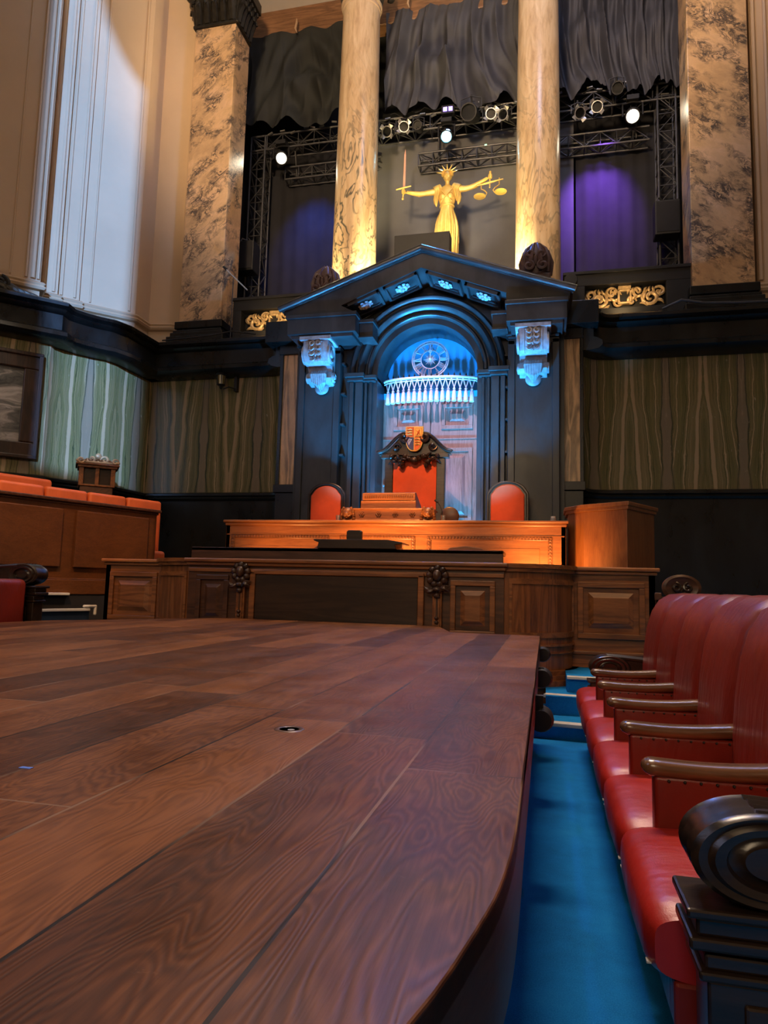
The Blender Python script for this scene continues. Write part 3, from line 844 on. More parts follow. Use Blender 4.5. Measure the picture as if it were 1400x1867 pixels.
# archivolt : stepped mouldings swept round the arch
b = MB()
def arch_mould(b, prof, n=40):
    def fn(u, v):
        k = min(int(v * (len(prof) - 1) + .5), len(prof) - 1); r, y = prof[k]; a = pi - pi * u
        return (AX + r * cos(a), y, Z_SP + r * sin(a))
    b.grid(fn, n + 1, len(prof))
AP = [(R_IN + .10, 11.56), (R_IN + .10, 11.46), (R_IN + .13, 11.42), (R_IN + .16, 11.42), (R_IN + .19, 11.46), (R_IN + .21, 11.46), (R_IN + .24, 11.39), (R_IN + .29, 11.36), (R_IN + .34, 11.38), (R_IN + .36, 11.42), (R_IN + .38, 11.42), (R_IN + .40, 11.36), (R_IN + .44, 11.34), (R_IN + .48, 11.38), (R_IN + .50, 11.56)]
arch_mould(b, AP)
b.build('archivolt', 'surround', t, smooth=True, ang=50)
b = MB()
for s_ in (-1, 1):
    x = AX + s_ * R_IN
    for (o0, o1, y) in ((.08, .13, 11.44), (.17, .22, 11.44), (.24, .38, 11.40), (.40, .48, 11.38)):
        a_, c_ = sorted((x + s_ * o0, x + s_ * o1)); b.bx(a_, c_, y, 11.56, 0, Z_SP - .14)
    for (o0, o1, y, z0, z1) in ((.02, .24, 11.40, Z_SP - .14, Z_SP - .10), (.0, .28, 11.36, Z_SP - .10, Z_SP - .03), (.22, .52, 11.34, Z_SP - .14, Z_SP - .08), (.20, .55, 11.30, Z_SP - .08, Z_SP - .0)):
        a_, c_ = sorted((x + s_ * o0, x + s_ * o1)); b.bx(a_, c_, y, 12.2, z0, z1)
b.build('jamb_mouldings', 'surround', t, bevel=.012)
# outer pilasters
for s_, (x0, x1) in ((-1, (-4.30, -3.56)), (1, (-.60, .20))):
    b = MB(); b.bx(x0, x1, 11.38, 11.6, 0, 5.42)
    b.bx(x0 - .02, x0 + .10, 11.34, 11.6, 0, 5.30); b.bx(x1 - .10, x1 + .02, 11.34, 11.6, 0, 5.30)
    b.bx(x0 - .02, x1 + .02, 11.34, 11.6, 5.22, 5.32)
    b.bx(x0 - .05, x1 + .05, 11.26, 11.6, 5.36, 5.44); b.bx(x0 - .02, x1 + .02, 11.30, 11.6, 5.32, 5.37)
    b.build('pilaster', 'surround', t, bevel=.012)
b = MB()
for xx in (-3.50, -.66):
    for zz in (3.4, 3.95, 4.5, 5.05):
        b.bx(xx - .035, xx + .035, 11.40, 11.6, zz, zz + .03)
b.build('spacer_blocks', 'surround', t)
# entablature blocks
for s_, (x0, x1) in ((-1, (-4.36, -3.13)), (1, (-.62, .33))):
    b = MB(); b.bx(x0, x1, 10.80, 11.6, 5.42, 5.72); b.bx(x0 - .02, x1 + .02, 10.76, 11.6, 5.69, 5.76)
    b.bx(x0 + .06, x1 - .06, 10.86, 11.6, 5.36, 5.43)
    b.build('entablature_block', 'surround', t, bevel=.008)
    xa, xb = (x1, x1 + .24) if s_ < 0 else (x0 - .24, x0)
    b = MB(); b.bx(xa, xb, 11.05, 11.6, 5.40, 5.66); b.bx(xa - .02, xb + .02, 11.01, 11.6, 5.64, 5.70); b.bx(xa - .01, xb + .01, 11.03, 11.6, 5.38, 5.41)
    b.build('return_block', 'surround', t, bevel=.006)
# pediment
b = MB()
b.prism([(-4.38, 5.74), (-4.42, 5.84), (AX, 6.72), (.38, 5.84), (.36, 5.74), (-.62, 5.74), (-.62, 5.90), (AX, 6.44), (-3.40, 5.88), (-3.13, 5.74)], 10.80, 11.6, 'y')
b.build('pediment', 'surround', t)
def rake(b, off0, off1, y0):
    pl = [(-4.46, 5.84 + off0), (AX, 6.72 + off0), (.42, 5.84 + off0), (.42, 5.84 + off1), (AX, 6.72 + off1), (-4.46, 5.84 + off1)]
    b.prism(pl, y0, 11.65, 'y')
b = MB(); rake(b, -.02, .05, 10.77); rake(b, .045, .075, 10.72)
b.build('raking_fillets', 'surround', t, bevel=.008)
b = MB()
for s_ in (-1, 1):
    xe = -4.50 if s_ < 0 else .46
    b.tube([(xe, 10.73, 5.86), (AX, 10.73, 6.755)], .055, 12)
b.build('raking_roll_moulding', 'surround', t, smooth=True)
# coffered sloping soffit with rosettes
for s_ in (-1, 1):
    slope = atan2(6.44 - 5.88, 1.39) * (-s_)
    cx_ = AX + s_ * .70; cz_ = 6.44 - .28
    for k, kk in ((0, -.36), (1, .34)):
        ux = cx_ + kk * cos(slope) * 1; uz = cz_ + kk * sin(slope)
        b = MB(); b.at((ux, 11.12, uz), 0, 0, -slope)
        for (a_, c_, d_, e_) in ((-.31, -.26, -.28, .28), (.26, .31, -.28, .28), (-.31, .31, -.28, -.23), (-.31, .31, .23, .28)):
            b.bx(a_, c_, d_, e_, -.055, .01)
        b.bx(-.22, .22, -.19, -.17, -.03, .01); b.bx(-.22, .22, .17, .19, -.03, .01)
        f = b.build('soffit_coffer', 'surround', t, bevel=.006)
        b = MB(); b.at((ux, 11.12, uz - .02), 0, 0, -slope)
        b.ball((0, 0, -.05), (.035, .035, .03), 8, 6)
        for q in range(7):
            a = 2 * pi * q / 7; b.ball((.062 * cos(a), .062 * sin(a), -.03), (.036, .036, .028), 8, 6)
        for q in range(8):
            a = 2 * pi * (q + .5) / 8; b.ball((.105 * cos(a), .105 * sin(a), -.012), (.034, .034, .02), 8, 6)
        b.build('rosette', 'stone_carved', f, smooth=True)
# scroll consoles
for s_, cx_ in ((-1, -3.86), (1, -.20)):
    w = .44
    prof = [(11.38, 5.33), (10.90, 5.33), (10.88, 5.24), (10.90, 5.10), (10.97, 4.98), (11.06, 4.93), (11.16, 4.95), (11.20, 4.86), (11.14, 4.80), (11.12, 4.73), (11.17, 4.67), (11.38, 4.64)]
    b = MB(); b.prism(prof, cx_ - w / 2, cx_ + w / 2, 'x')
    b.bx(cx_ - w / 2 - .06, cx_ + w / 2 + .06, 10.84, 11.4, 5.33, 5.39)
    for sx in (-1, 1):
        for (yy, zz, rr) in ((11.04, 5.12, .17), (11.24, 4.76, .09)):
            x = cx_ + sx * w / 2
            b.lathe([(0, 0), (rr, 0), (rr, .03), (rr * .8, .04), (rr * .7, .015), (rr * .45, .02), (rr * .4, .045), (0, .05)] if sx > 0 else [(0, 0), (rr, 0), (rr, -.03), (rr * .8, -.04), (rr * .7, -.015), (rr * .45, -.02), (rr * .4, -.045), (0, -.05)], 20, (x, yy, zz), 'x')
    cs = b.build('console', 'stone_carved', t, smooth=True, ang=30)
    b = MB()
    def fy(z):
        for (ya, za), (yb, zb) in zip(prof[1:6], prof[2:7]):
            if zb <= z <= za: return ya + (yb - ya) * (za - z) / max(1e-6, za - zb)
        return 11.0
    for k in range(4):
        zz = 5.27 - k * .085; yy = fy(zz) - .008
        for sx in (-1, 1):
            spiral(b, cx_ + sx * .065, zz, .048, 1.2, yy - .012, .017, sx, pi / 2, 5, 14)
        b.ball((cx_, yy - .005, zz - .02), (.02, .02, .04), 8, 6)
    b.tube([(cx_ - .13, fy(5.3) - .01, 5.30), (cx_ + .13, fy(5.3) - .01, 5.30)], .014, 6)
    for sx in (-1, 1):
        b.tube([(cx_ + sx * .14, fy(5.31 - .045 * q) - .006, 5.31 - .045 * q) for q in range(9)], .014, 6)
    b.build('leaf_relief', 'stone_carved', cs, smooth=True)
    b = MB()
    for k in range(-3, 4):
        L = .24 - .028 * abs(k)
        b.tube([(cx_ + k * .042, 11.15, 4.86), (cx_ + k * .040, 11.08, 4.78), (cx_ + k * .036, 11.12, 4.78 - L * .7), (cx_ + k * .016, 11.26, 4.76 - L)], [.020, .034, .030, .012], 7)
    b.ball((cx_, 11.30, 4.60), (.13, .06, .12), 16, 10)
    b.build('acanthus_pendant', 'stone_carved', cs, smooth=True)

# acroteria
def acroterion(cx, cy, z, label, lean):
    t_ = thing('carved_acroterion', label, 'carving', (cx, cy, z), 'carved acroteria on the pediment')
    MB().bx(cx - .24, cx + .24, cy - .2, cy + .2, z, z + .17).build('plinth', 'red_stone', t_, bevel=.02)
    b = MB()
    b.lathe([(.20, z + .17), (.235, z + .26), (.24, z + .42), (.20, z + .58), (.12, z + .70), (.04, z + .77), (0, z + .81)], 24, (cx, cy, 0))
    b.build('core', 'red_stone', t_, smooth=True)
    b = MB()
    for k in range(10):
        a = 2 * pi * k / 10
        b.tube([(cx + .235 * cos(a), cy + .235 * sin(a), z + .20), (cx + .25 * cos(a), cy + .25 * sin(a), z + .42), (cx + .19 * cos(a), cy + .19 * sin(a), z + .62), (cx + .07 * cos(a), cy + .07 * sin(a), z + .76)], [.03, .045, .035, .012], 7)
    for sx in (-1, 1):
        spiral(b, cx + sx * .11, z + .28, .08, 1.4, cy - .25, .024, sx, pi / 2)
        spiral(b, cx + sx * .09, z + .48, .06, 1.3, cy - .23, .02, -sx, 0)
    b.ball((cx, cy - .25, z + .38), (.03, .03, .10), 8, 6)
    b.build('leaves', 'red_stone', t_, smooth=True)
acroterion(-3.84, 11.30, 6.06, 'dark carved stone finial in front of the left column, on the pediment slope', -1)
acroterion(-.16, 11.30, 6.16, 'beehive shaped dark carved finial in front of the right column, on the pediment slope', 1)
tag(MB().prism([(-2.84, 6.60), (-2.84, 7.86), (-1.77, 7.86), (-1.77, 6.60)], 12.3, 12.6, 'y').build('black_box', 'black_matt', bevel=.01), 'plain black box standing behind the peak of the pediment', 'box')

# ------------------------------------------------------------------ door, lunette, clock, valance
struct(MB().bx(AX - .95, AX + .95, 12.22, 12.3, 4.2, 6.0).build('wall_lunette', 'blue_wall'))
d = struct(MB().bx(AX - R_IN, AX - .004, 12.02, 12.08, .6, 4.55).bx(AX + .004, AX + R_IN, 12.02, 12.08, .6, 4.55).bx(AX - R_IN, AX + R_IN, 12.10, 12.2, .6, 4.6).build('door_1', 'door_wood', bevel=.006))
def field(b, x0, x1, z0, z1, y, w=.05, d=.03, out=-1):
    """raised panel on a wall facing -y : picture-frame moulding and bevelled centre"""
    for (a_, c_, e_, f_) in ((x0, x1, z0, z0 + w), (x0, x1, z1 - w, z1), (x0, x0 + w, z0 + w, z1 - w), (x1 - w, x1, z0 + w, z1 - w)):
        b.bx(a_, c_, y - d, y + .01, e_, f_)
    i = w * 1.9
    if x1 - x0 > 3 * i and z1 - z0 > 3 * i:
        xx0, xx1, zz0, zz1 = x0 + i, x1 - i, z0 + i, z1 - i; q = min(.05, (xx1 - xx0) * .2)
        vs = [(xx0, y, zz0), (xx1, y, zz0), (xx1, y, zz1), (xx0, y, zz1), (xx0 + q, y - d * .8, zz0 + q), (xx1 - q, y - d * .8, zz0 + q), (xx1 - q, y - d * .8, zz1 - q), (xx0 + q, y - d * .8, zz1 - q)]
        b.add(vs, [(4, 5, 6, 7), (0, 1, 5, 4), (1, 2, 6, 5), (2, 3, 7, 6), (3, 0, 4, 7)])
for (x0, x1) in ((AX - .68, AX - .14), (AX + .20, AX + .76)):
    for (z0, z1) in ((3.96, 4.42), (2.30, 3.62), (1.0, 2.1)):
        b = MB(); field(b, x0, x1, z0, z1, 12.02, .07, .035); b.build('door_panel', 'door_wood', d, bevel=.006)
b = MB(); b.bx(AX - .87, AX - .02, 12.0, 12.03, 3.78, 3.80); b.bx(AX + .02, AX + .87, 12.0, 12.03, 3.78, 3.80); b.build('door_rail', 'door_wood', d)
b = MB(); b.bar((AX - .83, 12.0, 2.95), (AX - .72, 11.95, 2.96), .012); b.ball((AX - .83, 11.98, 2.95), .022); b.build('door_handle', 'silver', d, smooth=True)
struct(MB().bx(AX - R_IN, AX + R_IN, 12.02, 12.2, 4.55, 4.66).build('trim_door_head', 'blue_wall'))

t = thing('skeleton_clock', 'round openwork silver clock reading twelve, hanging in the blue arch', 'clock', (-1.995, 11.72, 5.16))
cx_, cy_, cz_ = -1.995, 11.72, 5.165
b = MB()
for r0, r1 in ((.335, .318), (.300, .288), (.175, .160)):
    b.lathe([(r0, -.012), (r0, .012), (r1, .012), (r1, -.012), (r0, -.012)], 64, (cx_, cy_, cz_), 'y')
for k in range(60):
    a = 2 * pi * k / 60
    b.bar((cx_ + .287 * cos(a), cy_, cz_ + .287 * sin(a)), (cx_ + .32 * cos(a), cy_, cz_ + .32 * sin(a)), .0065 if k % 5 else .012, 4)
b.build('dial_rings', 'silver', t)
NUM = ['XII', 'I', 'II', 'III', 'IIII', 'V', 'VI', 'VII', 'VIII', 'IX', 'X', 'XI']
for k, s_ in enumerate(NUM):
    a = pi / 2 - 2 * pi * k / 12
    b = MB()
    def P(u, v):   # u across, v radial (0 inner .. 1 outer)
        r = .172 + .120 * v
        return (cx_ + r * cos(a) + u * sin(a), cy_, cz_ + r * sin(a) - u * cos(a))
    ws = {'I': .022, 'V': .044, 'X': .044}
    tot = sum(ws[c] for c in s_); u = -tot / 2
    for c in s_:
        w = ws[c]; c0 = u + w / 2
        if c == 'I': b.bar(P(c0, 0), P(c0, 1), .0065, 4)
        elif c == 'V': b.bar(P(c0, 0), P(c0 - w * .4, 1), .0075, 4); b.bar(P(c0, 0), P(c0 + w * .4, 1), .004, 4)
        else: b.bar(P(c0 - w * .4, 1), P(c0 + w * .4, 0), .0075, 4); b.bar(P(c0 + w * .4, 1), P(c0 - w * .4, 0), .004, 4)
        u += w
    b.bar(P(-tot / 2, .03), P(tot / 2, .03), .003, 4); b.bar(P(-tot / 2, .97), P(tot / 2, .97), .003, 4)
    b.build('numeral', 'silver', t)
b = MB()
for k in range(16):
    a = 2 * pi * k / 16; L = .125 if k % 2 == 0 else .10
    b.tube([(cx_ + .03 * cos(a), cy_, cz_ + .03 * sin(a)), (cx_ + L * .7 * cos(a + .05), cy_, cz_ + L * .7 * sin(a + .05)), (cx_ + L * cos(a), cy_, cz_ + L * sin(a))], [.012, .008, .002], 5)
b.lathe([(0, -.01), (.045, -.01), (.045, .01), (0, .01)], 20, (cx_, cy_, cz_), 'y')
b.build('sunburst', 'silver', t)
b = MB(); b.tube([(cx_, cy_ - .03, cz_ - .04), (cx_, cy_ - .03, cz_ + .12), (cx_ + .002, cy_ - .03, cz_ + .26)], [.008, .007, .002], 6); b.ball((cx_, cy_ - .03, cz_), .022); b.build('minute_hand', 'white_silk', t)
b = MB(); b.tube([(cx_ - .002, cy_ - .02, cz_), (cx_, cy_ - .02, cz_ + .15)], [.009, .006], 6)
for k in range(7):
    a = 2 * pi * k / 7; b.ball((cx_ + .024 * cos(a), cy_ - .02, cz_ + .145 + .024 * sin(a)), .009, 6, 5)
b.build('hour_hand', 'white_silk', t)
for zz in (-.30, .30): MB().bar((cx_, cy_ + .01, cz_ + zz), (cx_, 12.22, cz_ + zz), .008).build('wall_bracket', 'black_matt', t)

t = thing('tasselled_valance', 'white corded valance with a row of tassels across the top of the door', 'valance', (AX, 11.8, 4.6))
NT_ = 16
def vpos(u):    # bowed canopy rail
    a = pi * (1 - u); return (AX + .84 * cos(a) * (1.0), 11.92 - .22 * sin(a), 4.84)
b = MB(); b.tube([vpos(i / 30) for i in range(31)], .026, 8); b.tube([(p[0], p[1], p[2] - .05) for p in (vpos(i / 30) for i in range(31))], .010, 6)
b.build('cornice_rail', 'white_silk', t, smooth=True)
for k in range(NT_):
    u = .02 + .96 * (k + .5) / NT_; u = .5 - .5 * cos(pi * u) * .35 + (u - .5) * .65 if False else u
    aa = math.acos(max(-1, min(1, 1 - 2 * u))) / pi
    p = vpos(aa)
    z0 = p[2]
    b = MB()
    b.lathe([(0, z0 - .19), (.018, z0 - .20), (.026, z0 - .22), (.018, z0 - .24), (.030, z0 - .26), (.040, z0 - .34), (.044, z0 - .43), (.036, z0 - .44), (0, z0 - .44)], 12, (p[0], p[1], 0))
    b.build('tassel', 'white_silk', t, smooth=True)
    b = MB()
    for du in (-.5, .5):
        q = vpos(math.acos(max(-1, min(1, 1 - 2 * max(0.002, min(.998, u + du * .96 / NT_))))) / pi)
        b.bar((q[0], q[1], z0 - .02), (p[0], p[1], z0 - .20), .010, 5)
    b.build('cord', 'white_silk', t)
    b = MB(); b.lathe([(.012, z0 + .02), (.016, z0 + .04), (.006, z0 + .07), (0, z0 + .10)], 8, (p[0], p[1], 0)); b.build('spike', 'black_matt', t)

# ------------------------------------------------------------------ judge's throne and side chairs
def chair_arch(t, cx, y, w, z0, z1, zt, fw, mat_f, mat_p, rise):
    """upholstered back: frame with arched head, leather inside"""
    def outline(i):
        xx = w / 2 - i
        pts = [(cx - xx, z0)]
        pts += [(cx - xx, z1 - i * .4)]
        n = 16
        for k in range(n + 1):
            u = -1 + 2 * k / n
            pts.append((cx + xx * .86 * u, z1 - i * .9 + (zt - z1) * sqrt(max(0, 1 - (u * .93) ** 2)) ** 1.0 * 1.0 + .0))
        pts += [(cx + xx, z1 - i * .4), (cx + xx, z0)]
        return pts
    MB().prism(outline(0), y, y + .07, 'y').build('back_frame', mat_f, t, bevel=.012)
    MB().prism(outline(fw), y - .035, y + .01, 'y').build('back_cushion', mat_p, t, bevel=.022, bseg=3)
    b = MB(); o = outline(fw * .55)
    b.tube([(p[0], y - .012, p[1]) for p in o], .010, 6); b.build('nail_trim', 'bronze', t, smooth=True)

def side_chair(cx, y, label):
    t = thing('judge_side_chair', label, 'chair', (cx, y, 1.1), 'side chairs behind the judges bench')
    chair_arch(t, cx, y, .66, 1.60, 2.66, 2.86, .065, 'oak_black', 'throne_red', .2)
    b = MB(); b.bx(cx - .30, cx + .30, y - .55, y + .02, 1.52, 1.64); b.build('seat', 'throne_red', t, bevel=.04, bseg=3)
    for sx in (-1, 1):
        for yy in (y - .5, y + .03):
            MB().bx(cx + sx * .28 - .03, cx + sx * .28 + .03, yy - .03, yy + .03, 1.1, 1.56).build('leg', 'oak_black', t, bevel=.006)
    return t
side_chair(-3.60, 10.98, 'small red leather chair with arched dark frame, left of the throne')
side_chair(-.59, 10.98, 'small red leather chair with arched dark frame, right of the throne')

TX = -2.09
t = thing('judge_throne', 'tall red leather throne with carved black scrolled crest and shield', 'throne', (TX, 11.0, 1.1))
MB().bx(TX - .37, TX + .37, 10.95, 11.0, 1.9, 3.24).build('back_cushion', 'throne_red', t, bevel=.02, bseg=3)
b = MB()
for s_ in (-1, 1):
    x0, x1 = sorted((TX + s_ * .36, TX + s_ * .50)); b.bx(x0, x1, 10.93, 11.05, 1.1, 3.24)
    x0, x1 = sorted((TX + s_ * .34, TX + s_ * .56)); b.bx(x0, x1, 10.90, 11.06, 3.24, 3.31)
b.bx(TX - .5, TX + .5, 11.0, 11.06, 1.8, 3.3)
b.build('back_posts', 'oak_black', t, bevel=.01)
b = MB()
for s_ in (-1, 1):
    pts = []
    for k in range(15):
        u = k / 14; x = .58 - .44 * u; z = 3.33 + .30 * (sin((u - .5) * pi) * .5 + .5)
        pts.append((TX + s_ * x, z))
    lower = [(TX + s_ * x, 3.30) for x in (.12, .60)]
    poly = [(TX + s_ * .60, 3.30)] + pts + [(TX + s_ * .12, 3.30)]
    b.prism(poly, 10.92, 11.05, 'y')
b.bx(TX - .14, TX + .14, 10.94, 11.05, 3.28, 3.60)
b.build('crest', 'oak_black', t)
b = MB()
for s_ in (-1, 1):
    pts = [(TX + s_ * .62, 10.88, 3.33)]
    for k in range(15):
        u = k / 14; pts.append((TX + s_ * (.60 - .44 * u), 10.88, 3.345 + .30 * (sin((u - .5) * pi) * .5 + .5)))
    b.tube(pts, .030, 8)
    spiral(b, TX + s_ * .17, 3.57, .075, 1.5, 10.88, .026, s_, pi / 2)
b.build('scroll_moulding', 'oak_black', t, smooth=True)
b = MB()
for s_ in (-1, 1):
    for k in range(6):
        leaf(b, TX + s_ * (.05 + .055 * k), 3.18 + .03 * (k % 2), 10.90, radians(90 - s_ * (30 + 45 * (k % 3))), .13, .026, .05)
    for k in range(5):
        b.ball((TX + s_ * (.08 + .075 * k), 10.88, 3.22 + .05 * sin(k * 2.1)), (.042, .04, .042), 8, 6)
    b.ball((TX + s_ * .20, 10.89, 3.12), (.04, .04, .06), 8, 6)
    spiral(b, TX + s_ * .30, 3.42, .06, 1.3, 10.90, .02, -s_, 0)
b.ball((TX, 10.88, 3.20), (.07, .05, .06), 10, 8)
b.build('carved_leaves', 'oak_black', t, smooth=True)
# shield of arms: four quarters
sh = []
W2, ZT, ZB = .135, 3.74, 3.36
def shield(w, zt, zb):
    o = [(TX - w, zt), (TX + w, zt)]
    for k in range(9):
        u = k / 8; o.append((TX + w * cos(u * pi / 2) ** .75 if u < 1 else TX, zt - (zt - zb) * (.42 + .58 * sin(u * pi / 2))))
    o += [(2 * TX - x, z) for x, z in o[2:-1][::-1]]
    return o
s0 = MB().prism(shield(W2 + .014, ZT + .014, ZB - .02), 10.855, 10.90, 'y').build('shield', 'gold', t, bevel=.006)
cut = 3.575
def half_poly(sgn, top):
    o = shield(W2, ZT, ZB)
    res = []
    g = .006
    if top:
        x0, x1 = sorted((TX + sgn * g, TX + sgn * W2)); return [(x0, cut + g), (x1, cut + g), (x1, ZT), (x0, ZT)]
    pts = [(TX + sgn * g, cut - g), (TX + sgn * W2, cut - g)]
    for k in range(9):
        u = k / 8; z = ZT - (ZT - ZB) * (.42 + .58 * sin(u * pi / 2))
        x = max(g, W2 * cos(u * pi / 2) ** .75 if u < 1 else g)
        if z < cut - g: pts.append((TX + sgn * x, z))
    return pts
for sgn, top, mat in ((-1, True, 'red_paint'), (1, True, 'gold'), (-1, False, 'blue_paint'), (1, False, 'red_paint')):
    q = MB().prism(half_poly(sgn, top), 10.845, 10.86, 'y').build('quarter', mat, s0)
    b = MB(); qx = TX + sgn * .068; qz = 3.655 if top else 3.49
    if mat == 'blue_paint':
        b.tube([(qx + .03, 10.84, qz + .045), (qx - .015, 10.84, qz + .055), (qx - .035, 10.84, qz + .02), (qx - .02, 10.84, qz - .045), (qx + .03, 10.84, qz + .045)], .006, 5)
        for k in range(4): b.bar((qx - .02 + k * .012, 10.84, qz + .045), (qx - .022 + k * .006, 10.84, qz - .03 + k * .01), .0022, 4)
        b.build('harp', 'white_silk', q)
    elif mat == 'gold':
        b.tube([(qx - .03, 10.84, qz - .05), (qx, 10.84, qz - .01), (qx + .02, 10.84, qz + .04)], [.008, .014, .008], 6)
        b.tube([(qx + .03, 10.84, qz - .05), (qx + .01, 10.84, qz)], [.005, .008], 6); b.tube([(qx - .01, 10.84, qz), (qx - .035, 10.84, qz + .03)], [.007, .004], 6)
        b.tube([(qx - .05, 10.84, qz - .065), (qx - .05, 10.84, qz + .065), (qx + .055, 10.84, qz + .065), (qx + .055, 10.84, qz - .065), (qx - .05, 10.84, qz - .065)], .0035, 5)
        b.build('lion', 'red_paint', q)
    else:
        for k in range(3):
            zz = qz + .045 - .042 * k
            b.tube([(qx - .045, 10.84, zz), (qx, 10.84, zz + .006), (qx + .035, 10.84, zz)], [.006, .011, .007], 6)
            b.ball((qx - .048, 10.84, zz + .008), (.010, .006, .010), 6, 5)
            for dx in (-.03, -.01, .015, .033): b.bar((qx + dx, 10.84, zz), (qx + dx - .006, 10.84, zz - .018), .003, 4)
        b.build('lions', 'gold', q)
b = MB(); b.bx(TX - .42, TX + .42, 10.35, 10.96, 1.52, 1.66); b.build('seat', 'throne_red', t, bevel=.05, bseg=3)
for sx in (-1, 1):
    MB().bx(TX + sx * .44 - .04, TX + sx * .44 + .04, 10.35, 10.96, 1.86, 1.92).bx(TX + sx * .44 - .03, TX + sx * .44 + .03, 10.38, 10.44, 1.1, 1.86).build('armrest', 'oak_black', t, bevel=.01)

# ------------------------------------------------------------------ dais floor and judges' bench
struct(MB().bx(-5.6, 1.6, 8.0, 12.0, 0, 1.1).bx(-5.0, 1.0, 7.35, 8.0, 0, .75).build('floor_dais', 'oak_dark'))
BX0, BX1, BY, BZ = -4.24, .24, 8.62, 1.99
t = thing('judges_bench', 'long orange-lit oak judges bench with carved panel borders, on the dais', 'bench', ((BX0 + BX1) / 2, BY, 1.1))
MB().bx(BX0, BX1, BY, BY + .06, 1.1, BZ - .05).bx(BX0, BX0 + .06, BY, BY + .75, 1.1, BZ - .05).bx(BX1 - .06, BX1, BY, BY + .75, 1.1, BZ - .05).build('front', 'oak', t, bevel=.005)
MB().bx(BX0 - .03, BX1 + .03, BY - .05, BY + .80, BZ - .035, BZ).bx(BX0 - .01, BX1 + .01, BY - .025, BY + .1, BZ - .075, BZ - .035).build('worktop', 'oak', t, bevel=.012)
MB().bx(BX0 + .02, BX1 - .02, BY - .012, BY + .03, BZ - .20, BZ - .185).build('frieze_bead', 'oak', t)
for (x0, x1) in ((-4.16, -2.77), (-2.62, -1.62), (-1.47, .08)):
    b = MB(); z0, z1, w = 1.22, 1.80, .055
    for (a_, c_, e_, f_) in ((x0, x1, z0, z0 + w), (x0, x1, z1 - w, z1), (x0, x0 + w, z0 + w, z1 - w), (x1 - w, x1, z0 + w, z1 - w)):
        b.bx(a_, c_, BY - .012, BY + .01, e_, f_)
    f = b.build('panel_border', 'oak_dim', t, bevel=.004)
    b = MB(); n = int((x1 - x0) / .04)
    for k in range(n):
        for zz in (z0 + w / 2, z1 - w / 2): b.ball((x0 + .02 + (x1 - x0 - .04) * k / (n - 1), BY - .013, zz), (.014, .010, .019), 6, 5)
    for k in range(13):
        for xx in (x0 + w / 2, x1 - w / 2): b.ball((xx, BY - .013, z0 + .05 + (z1 - z0 - .1) * k / 12), (.019, .010, .014), 6, 5)
    b.build('carved_beads', 'oak_dim', f, smooth=True)
    b = MB(); i = .15
    b.bx(x0 + i, x1 - i, BY - .008, BY + .01, z0 + i, z1 - i); b.build('panel', 'oak', t, bevel=.006)

# lectern box on the bench
t = thing('judge_lectern', 'stepped oak book rest with rosettes and lion heads, centre of judges bench', 'lectern', (-2.0, 8.9, BZ))
MB().bx(-2.60, -1.42, 8.68, 9.02, BZ, BZ + .16).bx(-2.62, -1.40, 8.66, 9.04, BZ + .145, BZ + .165).bx(-2.62, -1.40, 8.66, 9.04, BZ, BZ + .02).build('base', 'oak', t, bevel=.006)
MB().bx(-2.38, -1.64, 8.72, 9.06, BZ + .165, BZ + .27).build('middle_step', 'oak', t, bevel=.006)
b = MB(); b.prism([(8.76, BZ + .27), (8.72, BZ + .28), (8.72, BZ + .37), (8.78, BZ + .385), (9.25, BZ + .22), (9.25, BZ + .17)], -2.36, -1.65, 'x'); b.build('sloping_top', 'oak', t, bevel=.006)
b = MB()
for k in range(22): b.ball((-2.32 + .030 * k, 8.715, BZ + .325), (.012, .008, .026), 6, 5)
b.build('carved_band', 'oak_dim', t, smooth=True)
for k in range(4):
    x = -2.35 + k * .225; b = MB(); b.ball((x, 8.675, BZ + .083), (.014, .014, .014), 8, 6)
    for q in range(6):
        a = 2 * pi * q / 6; b.ball((x + .025 * cos(a), 8.678, BZ + .083 + .025 * sin(a)), (.016, .010, .016), 8, 6)
    b.build('rosette', 'oak_dim', t, smooth=True)
for x in (-2.54, -1.47):
    b = MB(); z = BZ + .09
    b.ball((x, 8.66, z + .01), (.075, .05, .075), 12, 10); b.ball((x, 8.615, z - .005), (.032, .03, .026), 10, 8)
    for s_ in (-1, 1):
        b.ball((x + s_ * .028, 8.62, z + .035), (.012, .012, .010), 8, 6); b.ball((x + s_ * .05, 8.65, z + .075), (.02, .015, .02), 8, 6); b.ball((x + s_ * .022, 8.61, z - .03), (.02, .02, .014), 8, 6)
        for k in range(4): b.ball((x + s_ * (.072 + .004 * k), 8.665, z + .04 - .035 * k), (.022, .025, .026), 8, 6)
    b.ball((x, 8.605, z + .005), (.012, .01, .009), 8, 6); b.ball((x, 8.63, z - .055), (.024, .02, .012), 8, 6)
    b.build('lion_head', 'oak_dim', t, smooth=True)

